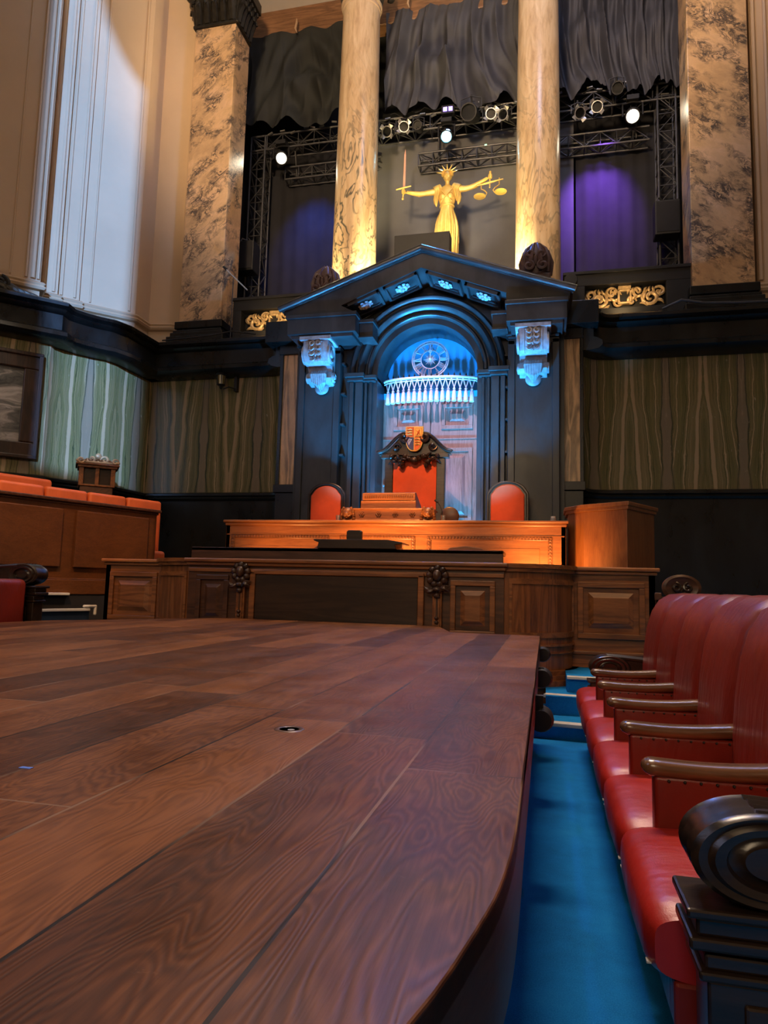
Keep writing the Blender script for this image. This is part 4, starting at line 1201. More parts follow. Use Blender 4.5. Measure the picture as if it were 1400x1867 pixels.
def glass(x, y, z, label, h=.085, r=.034):
    o = MB().lathe([(0, z), (r * .82, z), (r, z + h), (r * .92, z + h), (r * .75, z + .012), (0, z + .012)], 20, (x, y, 0)).build('glass_tumbler', 'glass', smooth=True)
    return tag(o, label, 'glass')
glass(-2.70, 8.78, BZ, 'clear glass tumbler beside the left lion head of the bench lectern')
glass(-1.29, 8.78, BZ, 'clear glass tumbler beside the right lion head of the bench lectern')
t = thing('jar', 'small pale jar with a white lid at the right end of judges bench', 'jar', (.09, 8.8, BZ))
MB().lathe([(0, BZ), (.032, BZ), (.034, BZ + .05), (0, BZ + .05)], 16, (.09, 8.8, 0)).build('body', 'silver', t, smooth=True)
MB().lathe([(0, BZ + .05), (.028, BZ + .05), (.028, BZ + .075), (0, BZ + .075)], 16, (.09, 8.8, 0)).build('lid', 'paper', t, smooth=True)
def mic(x, y, z, dx, h, label):
    t = thing('desk_microphone', label, 'microphone', (x, y, z))
    MB().lathe([(0, z), (.04, z), (.04, z + .015), (0, z + .015)], 16, (x, y, 0)).build('base', 'black_matt', t)
    MB().tube([(x, y, z + .01), (x, y, z + h * .6), (x + dx * .5, y, z + h * .85), (x + dx, y, z + h)], .006, 6).build('stem', 'black_matt', t, smooth=True)
    MB().tube([(x + dx, y, z + h), (x + dx * 1.7, y, z + h + abs(dx) * .5)], .014, 8).build('head', 'black_matt', t, smooth=True)
mic(-1.36, 9.15, BZ, -.06, .30, 'thin black desk microphone to the right of the judge lectern')
mic(-2.50, 9.15, BZ, .07, .24, 'thin black desk microphone to the left of the judge lectern')
o = MB().lathe([(.0, -.02), (.10, -.02), (.125, -.01), (.125, .03), (.10, .04), (0, .04)], 28, (-1.27, 9.25, BZ + .125), 'y').build('round_wooden_disc', 'oak_dark', smooth=True)
tag(o, 'round dark wooden disc on edge behind the right-hand tumbler of the bench', 'disc')

# witness box on the right
t = thing('witness_box', 'angular oak witness box standing right of the judges bench', 'witness box', (.75, 8.7, .9))
P_ = [(.28, 9.0), (.45, 8.72), (.92, 8.40), (1.31, 9.05), (1.31, 9.5), (.28, 9.5)]
MB().prism(P_, 1.1, 2.12).build('body', 'oak_v', t, bevel=.006)
b = MB(); n = len(P_); c0 = (.78, 8.9)
b.prism([(c0[0] + (x - c0[0]) * 1.10, c0[1] + (y - c0[1]) * 1.10) for x, y in P_], 2.15, 2.20); b.prism([(c0[0] + (x - c0[0]) * 1.06, c0[1] + (y - c0[1]) * 1.06) for x, y in P_], 2.11, 2.16)
b.build('top_moulding', 'oak_v', t, bevel=.008)

# ------------------------------------------------------------------ panelled front rail
def rail_panel(t, b, x0, x1, y, z0, z1, mat='oak_dim', w=.05):
    f = MB(); field(f, x0, x1, z0, z1, y, w, .028); f.build('panel', mat, t, bevel=.006)
RY, WY, RZ = 6.55, 7.25, 1.39
t = thing('clerks_rail', 'dark panelled oak rail with two carved brackets, across front of the dais', 'rail', (-2.0, RY, 0))
MB().bx(-3.62, -.38, RY, RY + .10, 0, RZ - .06).build('rail_body', 'oak_dark', t)
MB().bx(-3.66, -.34, RY - .06, RY + .42, RZ - .04, RZ).bx(-3.64, -.36, RY - .035, RY + .15, RZ - .075, RZ - .04).build('capping', 'oak_dim', t, bevel=.012)
MB().bx(-3.62, -.38, RY - .02, RY + .02, RZ - .14, RZ - .10).bx(-3.62, -.38, RY - .03, RY + .02, .0, .12).build('fillet', 'oak_dim', t, bevel=.005)
for (x0, x1, mt) in ((-3.52, -3.16, 'oak_dark'), (-.88, -.46, 'oak_dim')):
    rail_panel(t, None, x0, x1, RY, .70, 1.22, mt)
MB().bx(-2.86, -1.19, RY - .03, RY + .02, .60, 1.235).build('centre_panel', 'oak_black', t, bevel=.006)
b = MB()
for (x0, x1) in ((-2.92, -2.86), (-1.19, -1.13)): b.bx(x0, x1, RY - .045, RY + .02, .1, 1.26)
b.bx(-2.92, -1.13, RY - .045, RY + .02, 1.235, 1.28)
b.build('panel_frame', 'oak_dim', t, bevel=.008)
for x in (-3.01, -1.0):
    b = MB(); b.bx(x - .045, x + .045, RY - .05, RY + .02, .1, 1.16)
    b.bx(x - .03, x + .03, RY - .065, RY, .3, 1.08)
    p_ = b.build('bracket', 'oak_dim', t, bevel=.008)
    b = MB()
    for s_ in (-1, 1):
        for k in range(6):
            a = radians(-70 + 40 * k)
            b.ball((x + s_ * .075 * cos(a), RY - .06, 1.25 + .075 * sin(a)), (.036, .030, .036), 8, 6)
        leaf(b, x + s_ * .02, 1.10, RY - .07, radians(90 - s_ * 60), .12, .026, .02); leaf(b, x + s_ * .02, 1.14, RY - .08, radians(90 - s_ * 110), .10, .022, .02)
    b.ball((x, RY - .08, 1.26), (.045, .04, .055), 10, 8); b.ball((x, RY - .075, 1.13), (.05, .035, .028), 8, 6); b.ball((x, RY - .075, 1.07), (.035, .03, .028), 8, 6)
    for k, zz in enumerate((.86, .82)): b.ball((x, RY - .07, zz), (.022, .02, .018), 8, 6)
    b.bar((x, RY - .06, .80), (x, RY - .06, 1.25), .012)
    b.build('carving', 'carved', p_, smooth=True)

def corner_rail(cx, cy, r, a0, a1, label):
    t = thing('curved_rail_corner', label, 'rail', (cx, cy, 0), 'curved corners of the dais rail')
    def ring(b, r0, r1, z0, z1, q=0.0):
        prof = [(r0, z0), (r1, z0), (r1, z1), (r0, z1), (r0, z0)]
        b.lathe(prof[:-1] + [prof[0]], 20, (cx, cy, 0), 'z', a0 + q, a1 - q)
    b = MB(); ring(b, r - .08, r, .35, RZ - .07); b.build('curved_body', 'oak_dim_v', t, smooth=True)
    b = MB(); ring(b, r - .1, r + .05, RZ - .04, RZ); ring(b, r - .1, r + .03, RZ - .075, RZ - .04); b.build('capping', 'oak_dim', t, smooth=True)
    b = MB(); ring(b, r - .05, r + .014, RZ - .19, RZ - .14, .10); ring(b, r - .05, r + .014, .70, .75, .10); ring(b, r - .05, r + .014, .75, RZ - .19, .10 + (a1 - a0) * 0) if False else None
    for aa in (a0 + .10, a1 - .13): b.lathe([(r - .02, .70), (r + .016, .70), (r + .016, RZ - .14), (r - .02, RZ - .14), (r - .02, .70)], 2, (cx, cy, 0), 'z', aa, aa + .04)
    ring(b, r - .05, r + .02, .62, .64); ring(b, r - .05, r + .014, .55, .56)
    b.build('panel_moulding', 'oak_dim', t, smooth=True)
    b = MB(); ring(b, r - .1, r + .10, 0, .26); ring(b, r - .1, r + .13, .26, .32); ring(b, r - .1, r + .09, .32, .36); ring(b, r - .1, r + .06, .36, .40)
    b.build('plinth', 'oak_dim', t, smooth=True)
corner_rail(-.38 - .02, 7.25, .66, -pi / 2, 0, 'convex oak rail corner beside the blue-topped aisle steps')
corner_rail(-3.60, 7.25, .66, pi, 1.5 * pi, 'convex oak rail corner next to the left wing of the rail')
for s_, x0, x1, lb in ((1, .24, 1.05, 'oak rail wing with one framed panel, behind the row of red seats'), (-1, -5.09, -4.30, 'oak rail wing with one framed panel, below the orange left benches')):
    t = thing('rail_wing', lb, 'rail', ((x0 + x1) / 2, WY, 0), 'end wings of the dais rail')
    MB().bx(x0, x1, WY, WY + .10, 0, RZ - .05).bx(x1 - .06 if s_ > 0 else x0, x1 if s_ > 0 else x0 + .06, WY, WY + .5, 0, RZ - .05).build('wing_body', 'oak_dim', t)
    MB().bx(x0 - .04, x1 + .04, WY - .06, WY + .55, RZ - .04, RZ).bx(x0 - .02, x1 + .02, WY - .03, WY + .2, RZ - .075, RZ - .04).build('capping', 'oak', t, bevel=.012)
    f = MB(); field(f, x0 + .07, x1 - .10, .68, 1.24, WY, .055, .03); f.build('panel', 'oak_dim', t, bevel=.006)
    MB().bx(x0, x1, WY - .05, WY, 0, .34).bx(x0, x1, WY - .08, WY, .34, .40).bx(x0, x1, WY - .03, WY, .52, .56).build('plinth', 'oak_dim', t, bevel=.012)
    if s_ < 0:
        MB().bx(x1 - .02, x1 + .10, WY - .14, WY, .62, 1.24).build('pale_panel', 'oak_dim_v', t, bevel=.01)

# clerks' desk behind the rail
t = thing('clerks_desk', 'long dark oak clerks desk rising just behind the front rail', 'desk', (-2.2, 7.3, .75))
MB().bx(-3.99, -.43, 7.25, 7.31, .75, 1.545).bx(-3.99, -.43, 7.25, 7.70, 1.50, 1.545).build('desk_body', 'oak_dark', t, bevel=.008)
MB().prism([(-2.46, 1.545), (-2.44, 1.61), (-2.50, 1.63), (-2.50, 1.645), (-1.66, 1.645), (-1.50, 1.62), (-1.50, 1.605), (-1.58, 1.59), (-1.56, 1.545)], 7.22, 7.62, 'y').build('writing_slope', 'oak_black', t, bevel=.005)
tag(MB().prism([(-2.19, 1.645), (-2.19, 1.75), (-2.17, 1.765), (-2.03, 1.765), (-2.01, 1.75), (-2.01, 1.645)], 7.45, 7.50, 'y').build('small_dark_block', 'oak_black', bevel=.008), 'small dark block standing upright on the clerks writing slope', 'block')
for x0, x1, lb in ((-2.75, -2.47, 'pink-red leather chair back peeping left of the clerks writing slope'), (-1.12, -.70, 'pink-red leather chair back peeping right of the clerks writing slope')):
    cx_ = (x0 + x1) / 2 if x0 > -2 else -2.55
    t = thing('clerk_chair', lb, 'chair', (cx_, 7.95, .75), 'clerk chairs behind the front rail')
    b = MB(); b.bx(cx_ - .23, cx_ + .23, 7.95, 8.02, 1.25, 1.585); b.build('back_cushion', 'pink', t, bevel=.025, bseg=3)
    MB().prism([(cx_ - .25, 1.56), (cx_ - .18, 1.61), (cx_, 1.635), (cx_ + .18, 1.61), (cx_ + .25, 1.56), (cx_ + .25, 1.2), (cx_ - .25, 1.2)], 8.0, 8.05, 'y').build('back_frame', 'oak_dim', t, bevel=.008)
    MB().bx(cx_ - .23, cx_ + .23, 7.55, 7.97, 1.15, 1.23).build('seat', 'pink', t, bevel=.02, bseg=3)
    for sx in (-1, 1):
        for yy in (7.6, 7.95): MB().bx(cx_ + sx * .2 - .02, cx_ + sx * .2 + .02, yy, yy + .04, .75, 1.16).build('leg', 'oak_dim', t)

# ------------------------------------------------------------------ aisle steps at the foot of the corner
t = thing('aisle_steps', 'two carpeted blue steps with pale nosings at the far end of the aisle', 'steps', (.5, 5.9, 0))
MB().bx(-.45, .80, 5.66, 7.2, 0, .12).bx(-.0, .80, 6.05, 7.2, .12, .27).build('carpeted_steps', 'carpet', t)
MB().prism([(-.40, 5.70), (.8, 5.58), (.8, 5.68), (-.40, 5.80)], .095, .125).prism([(-.02, 6.12), (.8, 6.03), (.8, 6.11), (.0, 6.2)], .245, .275).build('nosing', 'white_trim', t, bevel=.006)
t = thing('floor_stair_block', 'upper blue step with dark riser beside the curved rail corner', 'step', (.6, 6.6, .27))
MB().bx(.18, .8, 6.35, 7.2, .27, .40).build('tread', 'carpet', t)
MB().bx(.18, .8, 6.30, 6.36, .385, .41).build('nosing', 'white_trim', t, bevel=.005)

# ------------------------------------------------------------------ thrust stage of oak boards
curve = []
CP = [(-.042, 1.45), (-.042, 1.10), (-.050, .92), (-.068, .79), (-.110, .60), (-.19, .40), (-.33, .20), (-.55, .02), (-.85, -.14), (-1.2, -.26)]
for i in range(len(CP) - 1):       # smooth curve through the measured edge
    p0, p1, p2, p3 = CP[max(0, i - 1)], CP[i], CP[i + 1], CP[min(len(CP) - 1, i + 2)]
    for q in range(4):
        u = q / 4
        curve.append(tuple(.5 * (2 * p1[c] + (p2[c] - p0[c]) * u + (2 * p0[c] - 5 * p1[c] + 4 * p2[c] - p3[c]) * u * u + (3 * p1[c] - p0[c] - 3 * p2[c] + p3[c]) * u ** 3) for c in (0, 1)))
SP = [(-.042, 5.60), (-.76, 5.66), (-.98, 6.47), (-3.10, 6.47), (-3.4, 6.1), (-4.10, 5.0), (-4.20, 4.3), (-4.22, -1.2), (-2.2, -1.2), (-1.6, -.36)] + curve[::-1]
t = thing('thrust_stage', 'low thrust stage of brown oak boards filling the foreground', 'stage', (-2.2, 2.6, 0))
MB().prism(SP, .755, .79).build('boards', 'planks', t, bevel=.003)
b = MB()
n = len(SP)
for i in range(n):
    a_, c_ = SP[i], SP[(i + 1) % n]
    dv = Vector((c_[0] - a_[0], c_[1] - a_[1])); L = dv.length; nv = Vector((-dv.y, dv.x)) / L
    q = [a_, c_, (c_[0] - nv.x * -.02, c_[1] - nv.y * -.02), (a_[0] + nv.x * .02, a_[1] + nv.y * .02)]
    b.add([(x, y, z) for z in (.62, .785) for x, y in q], [(3, 2, 1, 0), (4, 5, 6, 7), (0, 1, 5, 4), (1, 2, 6, 5), (2, 3, 7, 6), (3, 0, 4, 7)])
b.build('fascia', 'oak_side', t)
cg = (-2.2, 2.8)
MB().prism([(cg[0] + (x - cg[0]) * .955, cg[1] + (y - cg[1]) * .955) for x, y in SP], 0, .75).build('skirt', 'black_cloth', t)
b = MB(); hx, hy = -.62, 1.66
b.lathe([(.024, .7902), (.038, .7902), (.036, .7915), (.026, .7915), (.024, .7902)], 32, (hx, hy, 0)); hr = b.build('socket_ring', 'oak_dark', t, smooth=True)
MB().lathe([(0, .7906), (.025, .7906)], 24, (hx, hy, 0)).build('socket_hole', 'black_matt', t)
MB().lathe([(0, .7908), (.009, .7908), (.009, .7912), (0, .7912)], 12, (hx + .008, hy - .008, 0)).build('socket_pin', 'silver', t)
b = MB()
b.bx(-.955, -.725, 1.896, 1.899, .7895, .7904); b.bx(-1.64, -1.08, 2.62, 2.625, .7895, .7904); b.bx(-.497, -.494, 1.9, 2.6, .7895, .7903)
b.build('hatch_joint', 'black_matt', t)
tag(MB().bx(-.97, -.945, 1.155, 1.165, .7900, .7912).build('tape_mark', mat_plain('blue_tape', (.10, .22, .8), .5)), 'tiny strip of blue tape stuck on the stage boards', 'tape')

# black flood lamps clipped under the stage edge
for k, (y, z, r) in enumerate(((5.15, .69, .055), (4.2, .64, .06), (3.1, .60, .055))):
    t = thing('edge_lamp', ('small black hooded lamp on the stage edge, farthest of three', 'black hooded lamp on the stage edge, middle of three', 'black hooded lamp on the stage edge, nearest of three')[k], 'lamp', (-.02, y, z), 'hooded lamps along the stage edge')
    MB().lathe([(0, -.05), (r * .8, -.05), (r, .0), (r * .95, .05), (r * .6, .09), (0, .10)], 20, (-.02, y, z), 'y').build('hood', 'black_matt', t, smooth=True)
    MB().bx(-.06, -.01, y - .02, y + .02, z - .02, .70).build('clamp', 'black_matt', t)

# ------------------------------------------------------------------ row of red leather seats on the right
GY = [1.72 + .62 * k for k in range(7)]
def seat_unit(y0, label):
    w = .62
    t = thing('council_seat', label, 'seat', (.5, y0 + w / 2, 0), 'row of red leather seats')
    # cushion
    b = MB()
    def cush(u, v):
        a = 2 * pi * u
        # rounded box section in xz swept along y
        xs, zs = .27, .085
        ex = .45
        cx_, cz_ = .49, .365
        cc, ss = cos(a), sin(a)
        X = cx_ + xs * math.copysign(abs(cc) ** ex, cc); Z = cz_ + zs * math.copysign(abs(ss) ** ex, ss)
        Y = y0 + .006 + (w - .012) * v
        e = min(v, 1 - v); k = 1 - max(0, .12 - e) ** 2 * 12
        X = cx_ + (X - cx_) * (1 - (1 - k) * .35); Z = cz_ + (Z - cz_) * k
        if Z > cz_: Z += .018 * sin(pi * v) * (1 - abs(cc) ** 4)
        if X < cx_ - .2: X -= .006 * sin(pi * v)
        return (X, Y, Z)
    b.grid(cush, 40, 22, True)
    n = len(b.v); b.f.append(tuple(i * 22 for i in range(40))[::-1]); b.f.append(tuple(i * 22 + 21 for i in range(40)))
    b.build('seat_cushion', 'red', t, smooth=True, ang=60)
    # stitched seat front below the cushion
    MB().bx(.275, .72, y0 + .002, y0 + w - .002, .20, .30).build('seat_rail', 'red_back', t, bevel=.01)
    b = MB()
    for k in range(12): b.bx(.222, .232, y0 + .03 + k * .05, y0 + .05 + k * .05, .318, .322)
    b.build('stitching', 'white_trim', t)
    # back: curved profile puffed between the seams
    pf = [(.70, .40), (.70, .50), (.705, .62), (.715, .76), (.735, .90), (.765, 1.0), (.81, 1.075), (.87, 1.115), (.95, 1.125), (1.04, 1.11), (1.10, 1.07)]
    bk = [(1.12, 1.03), (1.05, .98), (.98, .95), (.94, .85), (.92, .6), (.92, .4)]
    pr = pf + bk
    b = MB()
    def back(u, v):
        i = int(round(v * (len(pr)))) % len(pr)
        x, z = pr[i]
        e = min(u, 1 - u); puff = .026 * (1 - max(0, 1 - e / .16) ** 2)
        if i < len(pf):
            q = i / (len(pf) - 1)
            nx, nz = (-cos(q * pi * .62), sin(q * pi * .62)); x += nx * puff; z += nz * puff
        return (x, y0 + .003 + (w - .006) * u, z)
    b.grid(back, 26, len(pr) + 1)
    b.f.append(tuple(range(len(pr)))); b.f.append(tuple(25 * (len(pr) + 1) + i for i in range(len(pr)))[::-1])
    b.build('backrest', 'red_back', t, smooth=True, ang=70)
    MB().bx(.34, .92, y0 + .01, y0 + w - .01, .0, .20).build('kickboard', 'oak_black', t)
    return t
def armrest(y, label):
    t = thing('seat_armrest', label, 'armrest', (.5, y, .40), 'armrests between the red seats')
    b = MB(); b.bx(.32, .715, y - .036, y + .036, .415, .60); b.build('leather_side', 'red_back', t, bevel=.012, bseg=3)
    n = 14; pts = []; rs = []
    b = MB()
    def pad(u, v):
        u = u ** 2.2
        x = .285 + .43 * u; zc = .622 - .012 * sin(u * pi) + .010 * u
        e = min(1.0, sqrt(max(0, 1 - max(0, (.09 - u) / .09) ** 2)) + .02)
        a = 2 * pi * v
        return (x, y + .044 * e * math.copysign(abs(cos(a)) ** .8, cos(a)), zc + .027 * e * math.copysign(abs(sin(a)) ** .8, sin(a)))
    b.grid(pad, 16, 17); b.f.append(tuple(16 - i - 1 for i in range(16))); b.f.append(tuple(15 * 17 + i for i in range(16)))
    p_ = b.build('wooden_pad', 'oak_arm', t, smooth=True, ang=60)
    b = MB()
    for k in range(9):
        for s_ in (-1, 1): b.ball((.36 + .045 * k, y + s_ * .037, .588), .005, 6, 4)
    b.build('brass_nails', 'bronze', t)
    return t
SL = ['nearest red seat, cushion beside the big carved scroll end', 'second red seat from the carved scroll end in front', 'third red seat from the carved scroll end in front', 'third red seat from the far end of the row', 'second red seat from the far end of the row', 'farthest red seat, next to the blue-topped steps']
for k in range(6): seat_unit(GY[k], SL[k])
AL = ['nearest padded wooden armrest of the red seat row', 'second nearest wooden armrest of the red seat row', 'middle wooden armrest of the red seat row', 'second farthest wooden armrest of the red seat row', 'farthest wooden armrest of the red seat row']
for k in range(1, 6): armrest(GY[k] - .02, AL[k - 1])

def bench_end(x0, y, s_, label, mat='oak_black', zc=.60, x1=1.15, grp='carved scroll ends of the seat rows', flip=1):
    """scrolled end panel; volute axis along y; flip=-1 mirrors it in x about x0"""
    t = thing('carved_bench_end', label, 'bench end', (x0 + flip * .3, y, 0), grp)
    X = lambda v: x0 + flip * v
    def bxx(b, a_, c_, y0, y1, z0, z1):
        p, q = sorted((X(a_), X(c_))); b.bx(p, q, y0, y1, z0, z1)
    L = x1 - x0 if flip > 0 else x1
    b = MB(); R_ = .118; nv0 = 0
    b.lathe([(0, -.075), (.040, -.078), (.045, -.070), (.062, -.066), (.068, -.082), (.085, -.086), (.094, -.074), (.108, -.078), (R_, -.066), (R_ - .006, -.045), (R_, -.025), (R_ - .006, 0), (R_, .025), (R_ - .006, .045), (R_, .066), (.10, .078), (.06, .066), (0, .070)], 48, (X(.135), y, zc), 'y')
    b.v = [Vector((X(.135) + (v.x - X(.135)) * 1.25 + flip * .02, v.y, zc + (v.z - zc) * .78)) for v in b.v]
    b.build('volute', mat, t, smooth=True, ang=50)
    b = MB(); n = 16
    for yy, ww in ((-.055, .016), (-.018, .017), (.018, .017), (.055, .016)):
        b.tube([(X(.135), y + yy, zc + R_ * .78 - .012), (X(.24), y + yy, zc + R_ * .78 - .016), (X(.38), y + yy, zc + R_ * .55), (X(.55), y + yy, zc + .045), (X(L), y + yy, zc + .04)], ww, 7)
    b.prism([(X(.10), zc - .08), (X(.10), zc + .04), (X(.135), zc + R_ * .78 - .02), (X(.24), zc + R_ * .78 - .03), (X(.38), zc + R_ * .45), (X(.55), zc + .03), (X(L), zc + .025), (X(L), zc - .12), (X(.2), zc - .12)], y - .06, y + .06, 'y')
    b.build('scrolled_arm', mat, t, smooth=True, ang=40)
    b = MB()
    bxx(b, -.005, L, y - .085, y + .085, zc - .115, zc - .095); bxx(b, .015, L, y - .070, y + .070, zc - .150, zc - .115); bxx(b, .0, L, y - .080, y + .080, zc - .175, zc - .150); bxx(b, .03, L, y - .062, y + .062, zc - .215, zc - .185); bxx(b, .018, L, y - .072, y + .072, zc - .235, zc - .215)
    b.build('cap_mouldings', mat, t, bevel=.006)
    b = MB(); bxx(b, .035, L, y - .060, y + .060, 0, zc - .235); bxx(b, .02, L, y - .075, y + .075, 0, .09); b.build('end_panel', mat, t, bevel=.006)
    b = MB(); bxx(b, .10, L - .06, y - .068, y - .055, .12, zc - .27); b.build('raised_field', mat, t, bevel=.008)
    return t
bench_end(.275, 1.615, 1, 'large dark carved scroll end nearest the camera, bottom right', 'oak_black', .63)
bench_end(.31, 5.52, -1, 'small dark carved scroll end at the far end of the red seats', 'oak_black', .585, x1=.9)
# facing row on the far left: seat and scroll end
t = thing('council_seat', 'crimson leather seat end at the left edge beside the stage', 'seat', (-4.7, 5.0, 0), 'row of red leather seats')
MB().bx(-4.92, -4.26, 4.30, 5.02, .25, 1.13).build('backrest', 'red_back', t, bevel=.05, bseg=4)
bench_end(-4.20, 5.12, 1, 'dark carved scroll above the crimson seat at the left edge', 'oak_black', 1.17, x1=.75, flip=-1)

# oval carved chair back and glass behind the seats
t = thing('carved_oval_chair', 'dark chair with carved oval back behind the red seats', 'chair', (1.08, 6.1, 0))
b = MB(); b.lathe([(0, -.02), (.10, -.022), (.125, -.03), (.15, -.02), (.15, .02), (0, .025)], 36, (0, 0, 0), 'y')
b.v = [Vector((1.085 + v.x, 6.1 + v.y, 1.195 + v.z * .72)) for v in b.v]; b.build('oval_back', 'oak_dark', t, smooth=True)
b = MB()
for s_ in (-1, 1):
    spiral(b, 1.085 + s_ * .045, 1.20, .035, 1.3, 6.07, .009, s_, pi / 2); leaf(b, 1.085, 1.16, 6.075, radians(90 - s_ * 60), .09, .014, .01)
b.bar((1.01, 6.085, 1.2), (1.16, 6.085, 1.2), .008); b.build('carving', 'oak_black', t, smooth=True)
MB().bx(.88, .93, 6.08, 6.13, 0, 1.15).bx(1.24, 1.29, 6.08, 6.13, 0, 1.15).bx(.88, 1.29, 6.08, 6.13, 1.03, 1.10).build('back_posts', 'oak_dark', t, bevel=.008)
MB().bx(.86, 1.31, 5.68, 6.12, .40, .46).build('seat', 'oak_dark', t, bevel=.01)
for xx in (.88, 1.26): MB().bx(xx, xx + .04, 5.70, 5.74, 0, .42).build('leg', 'oak_dark', t)
t = thing('side_table', 'low dark table holding a glass, behind the red seats', 'table', (1.45, 5.95, 0))
MB().bx(1.16, 1.8, 5.55, 6.0, 1.04, 1.07).build('tabletop', 'oak_dark', t)
for xx, yy in ((1.33, 5.58), (1.33, 5.95), (1.75, 5.58), (1.75, 5.95)): MB().bx(xx, xx + .04, yy, yy + .04, 0, 1.04).build('leg', 'oak_dark', t)
glass(1.26, 5.75, 1.07, 'ribbed clear glass beside the carved oval chair back', .075, .05)

# ------------------------------------------------------------------ left benches (jury side)
ang = radians(69)           # rows run from near-left to far-right, slightly turned
dx, dy = cos(ang), sin(ang)     # along the row, away from the camera
nx, ny = -dy, dx                # away from the aisle, to the left
def LB(b, o, rz=ang): b.at((o[0], o[1], 0), rz); return b    # local x along row, local y to the left
E0 = (-5.23, 8.50)
t = thing('jury_desk', 'long two-panelled oak front desk below the orange seats, left side', 'desk', (E0[0], E0[1], .9))
b = LB(MB(), E0); b.bx(-4.5, 0, 0, .06, .95, 2.07); b.bx(-.06, 0, 0, .34, .95, 2.07); b.build('front', 'oak_side', t, bevel=.006)
b = LB(MB(), E0); b.bx(-4.5, .04, -.05, .36, 2.07, 2.11); b.bx(-4.5, .02, -.02, .1, 2.04, 2.07); b.build('top', 'oak_dark', t, bevel=.01)
for (a_, c_) in ((-1.20, -.15), (-2.55, -1.38), (-3.9, -2.73)):
    b = LB(MB(), E0); b.bx(a_, c_, -.035, .01, 1.28, 1.98); b.build('panel', 'oak_side', t, bevel=.008)
b = LB(MB(), E0); b.bx(-4.5, .0, -.03, .02, .95, 1.13); b.bx(-4.5, .0, -.012, .02, 1.13, 1.145); b.build('skirting', 'oak_side', t, bevel=.006)
for k in range(4):
    a_ = -.12 - k * .60
    t = thing('jury_chair', ('orange-red jury seat at the right end of the row, its cushion showing', 'second orange-red jury seat from the right end', 'third orange-red jury seat from the right end', 'fourth orange-red jury seat from the right, cut by the left edge')[k], 'seat', (E0[0] + dx * a_, E0[1] + dy * a_, 1.0), 'orange-red jury seats')
    b = LB(MB(), E0)
    o_ = .52
    lo, hi = a_ - .28 + .30, a_ + .30 + .30
    b.bx(lo, hi, o_, o_ + .13, 1.45, 2.31 + .0); b.build('backrest', 'orange_red', t, bevel=.045, bseg=4)
    b = LB(MB(), E0); b.bx(lo, hi, .37, o_ + .02, 1.40, 1.57); b.build('seat_cushion', 'orange_red', t, bevel=.05, bseg=4)
    MBb = LB(MB(), E0); MBb.bx(lo + .05, hi - .05, .4, o_ + .1, .95, 1.42); MBb.build('base', 'oak_dark', t)
t = thing('rear_bench', 'single long orange leather bench back behind the jury seats', 'bench', (-6.6, 8.2, 1.2))
E1 = (-6.50, 8.35)
b = LB(MB(), E1); b.bx(-3.0, -.02, .45, .60, 1.6, 2.55); b.build('backrest', 'orange_red', t, bevel=.05, bseg=4)
b = LB(MB(), E1); b.bx(-3.0, .0, .0, .5, 1.5, 1.68); b.build('seat_cushion', 'orange_red', t, bevel=.04, bseg=3)
b = LB(MB(), E1); b.bx(-3.0, -.05, .1, .58, 1.2, 1.5); b.build('base', 'oak_dark', t)
for k in range(4):
    b = LB(MB(), E0); a_ = -.30 - .62 * k
    b.at((E0[0] + dx * a_ + nx * .17, E0[1] + dy * a_ + ny * .17, 2.113), ang + .12 * (k - 1)); b.bx(-.07, .07, -.05, .05, 0, .008)
    tag(b.build('paper_sheet', 'paper'), ('small white paper on the jury desk, before the rightmost seat', 'small white paper on the jury desk, second from the right', 'small white paper on the jury desk, third from the right', 'small white paper on the jury desk, nearest the left edge')[k], 'paper', 'papers on the jury desk')
# tiered floor
TF = (-5.12, 8.9)
b = LB(MB(), E0); b.bx(-6.5, .5, -.02, 3.6, 0, .95); struct(b.build('floor_tier', 'black_cloth'))
b = LB(MB(), E0); b.bx(-6.5, .45, 1.2, 3.6, .95, 1.2); struct(b.build('floor_rear_tier', 'black_cloth'))
t = thing('tier_steps', 'blue carpeted steps coloured dark as in shade, with pale edges, beneath the jury desk', 'steps', (-5.3, 7.0, 0))
for z, o_ in ((.60, -.90), (.78, -.50)):
    b = LB(MB(), E0); b.bx(-5.5, -1.25, o_, -.06, 0, z); b.build('carpeted_step', 'shaded_carpet', t)
for z, o_ in ((.78, -.50), (.95, -.06)):
    b = LB(MB(), E0); b.bx(-5.5, -1.25, o_ - .02, o_ + .04, z - .01, z + .02); b.build('edge_strip', 'white_trim', t, bevel=.005)
b = LB(MB(), E0); b.at((-5.22, 7.15, .82), ang); b.bx(-.07, .09, -.02, .02, -.01, .02); b.bx(.07, .10, -.02, .02, -.10, .02)
tag(b.build('white_handrail_bracket', 'paper', bevel=.012), 'short white bracket at the foot of the left rail wing', 'bracket')

# little temple-shaped glazed lantern cabinet
cx_, cy_, cz_ = -7.25, 9.9, 2.62
t = thing('ornate_lantern_case', 'small gilded glazed case with crested roof behind the jury seats', 'lantern case', (cx_, cy_, cz_))
rz = radians(38); zt = cz_ + .02
MB().at((cx_, cy_, zt), rz).bx(-.25, .25, -.20, .20, -1.44, .0).build('pedestal', 'oak_dark', t, bevel=.01)
b = MB().at((cx_, cy_, zt), rz)
for sx in (-1, 1):
    for sy in (-1, 1): b.bx(sx * .24 - .035, sx * .24 + .035, sy * .19 - .035, sy * .19 + .035, 0, .30)
b.bx(-.03, .03, -.22, -.19, 0, .30); b.bx(-.27, .27, -.22, .22, 0, .03)
b.build('corner_posts', 'oak_dim', t, bevel=.006)
MB().at((cx_, cy_, zt), rz).bx(-.20, .20, -.16, .16, .03, .29).build('glazing', 'oak_black', t)
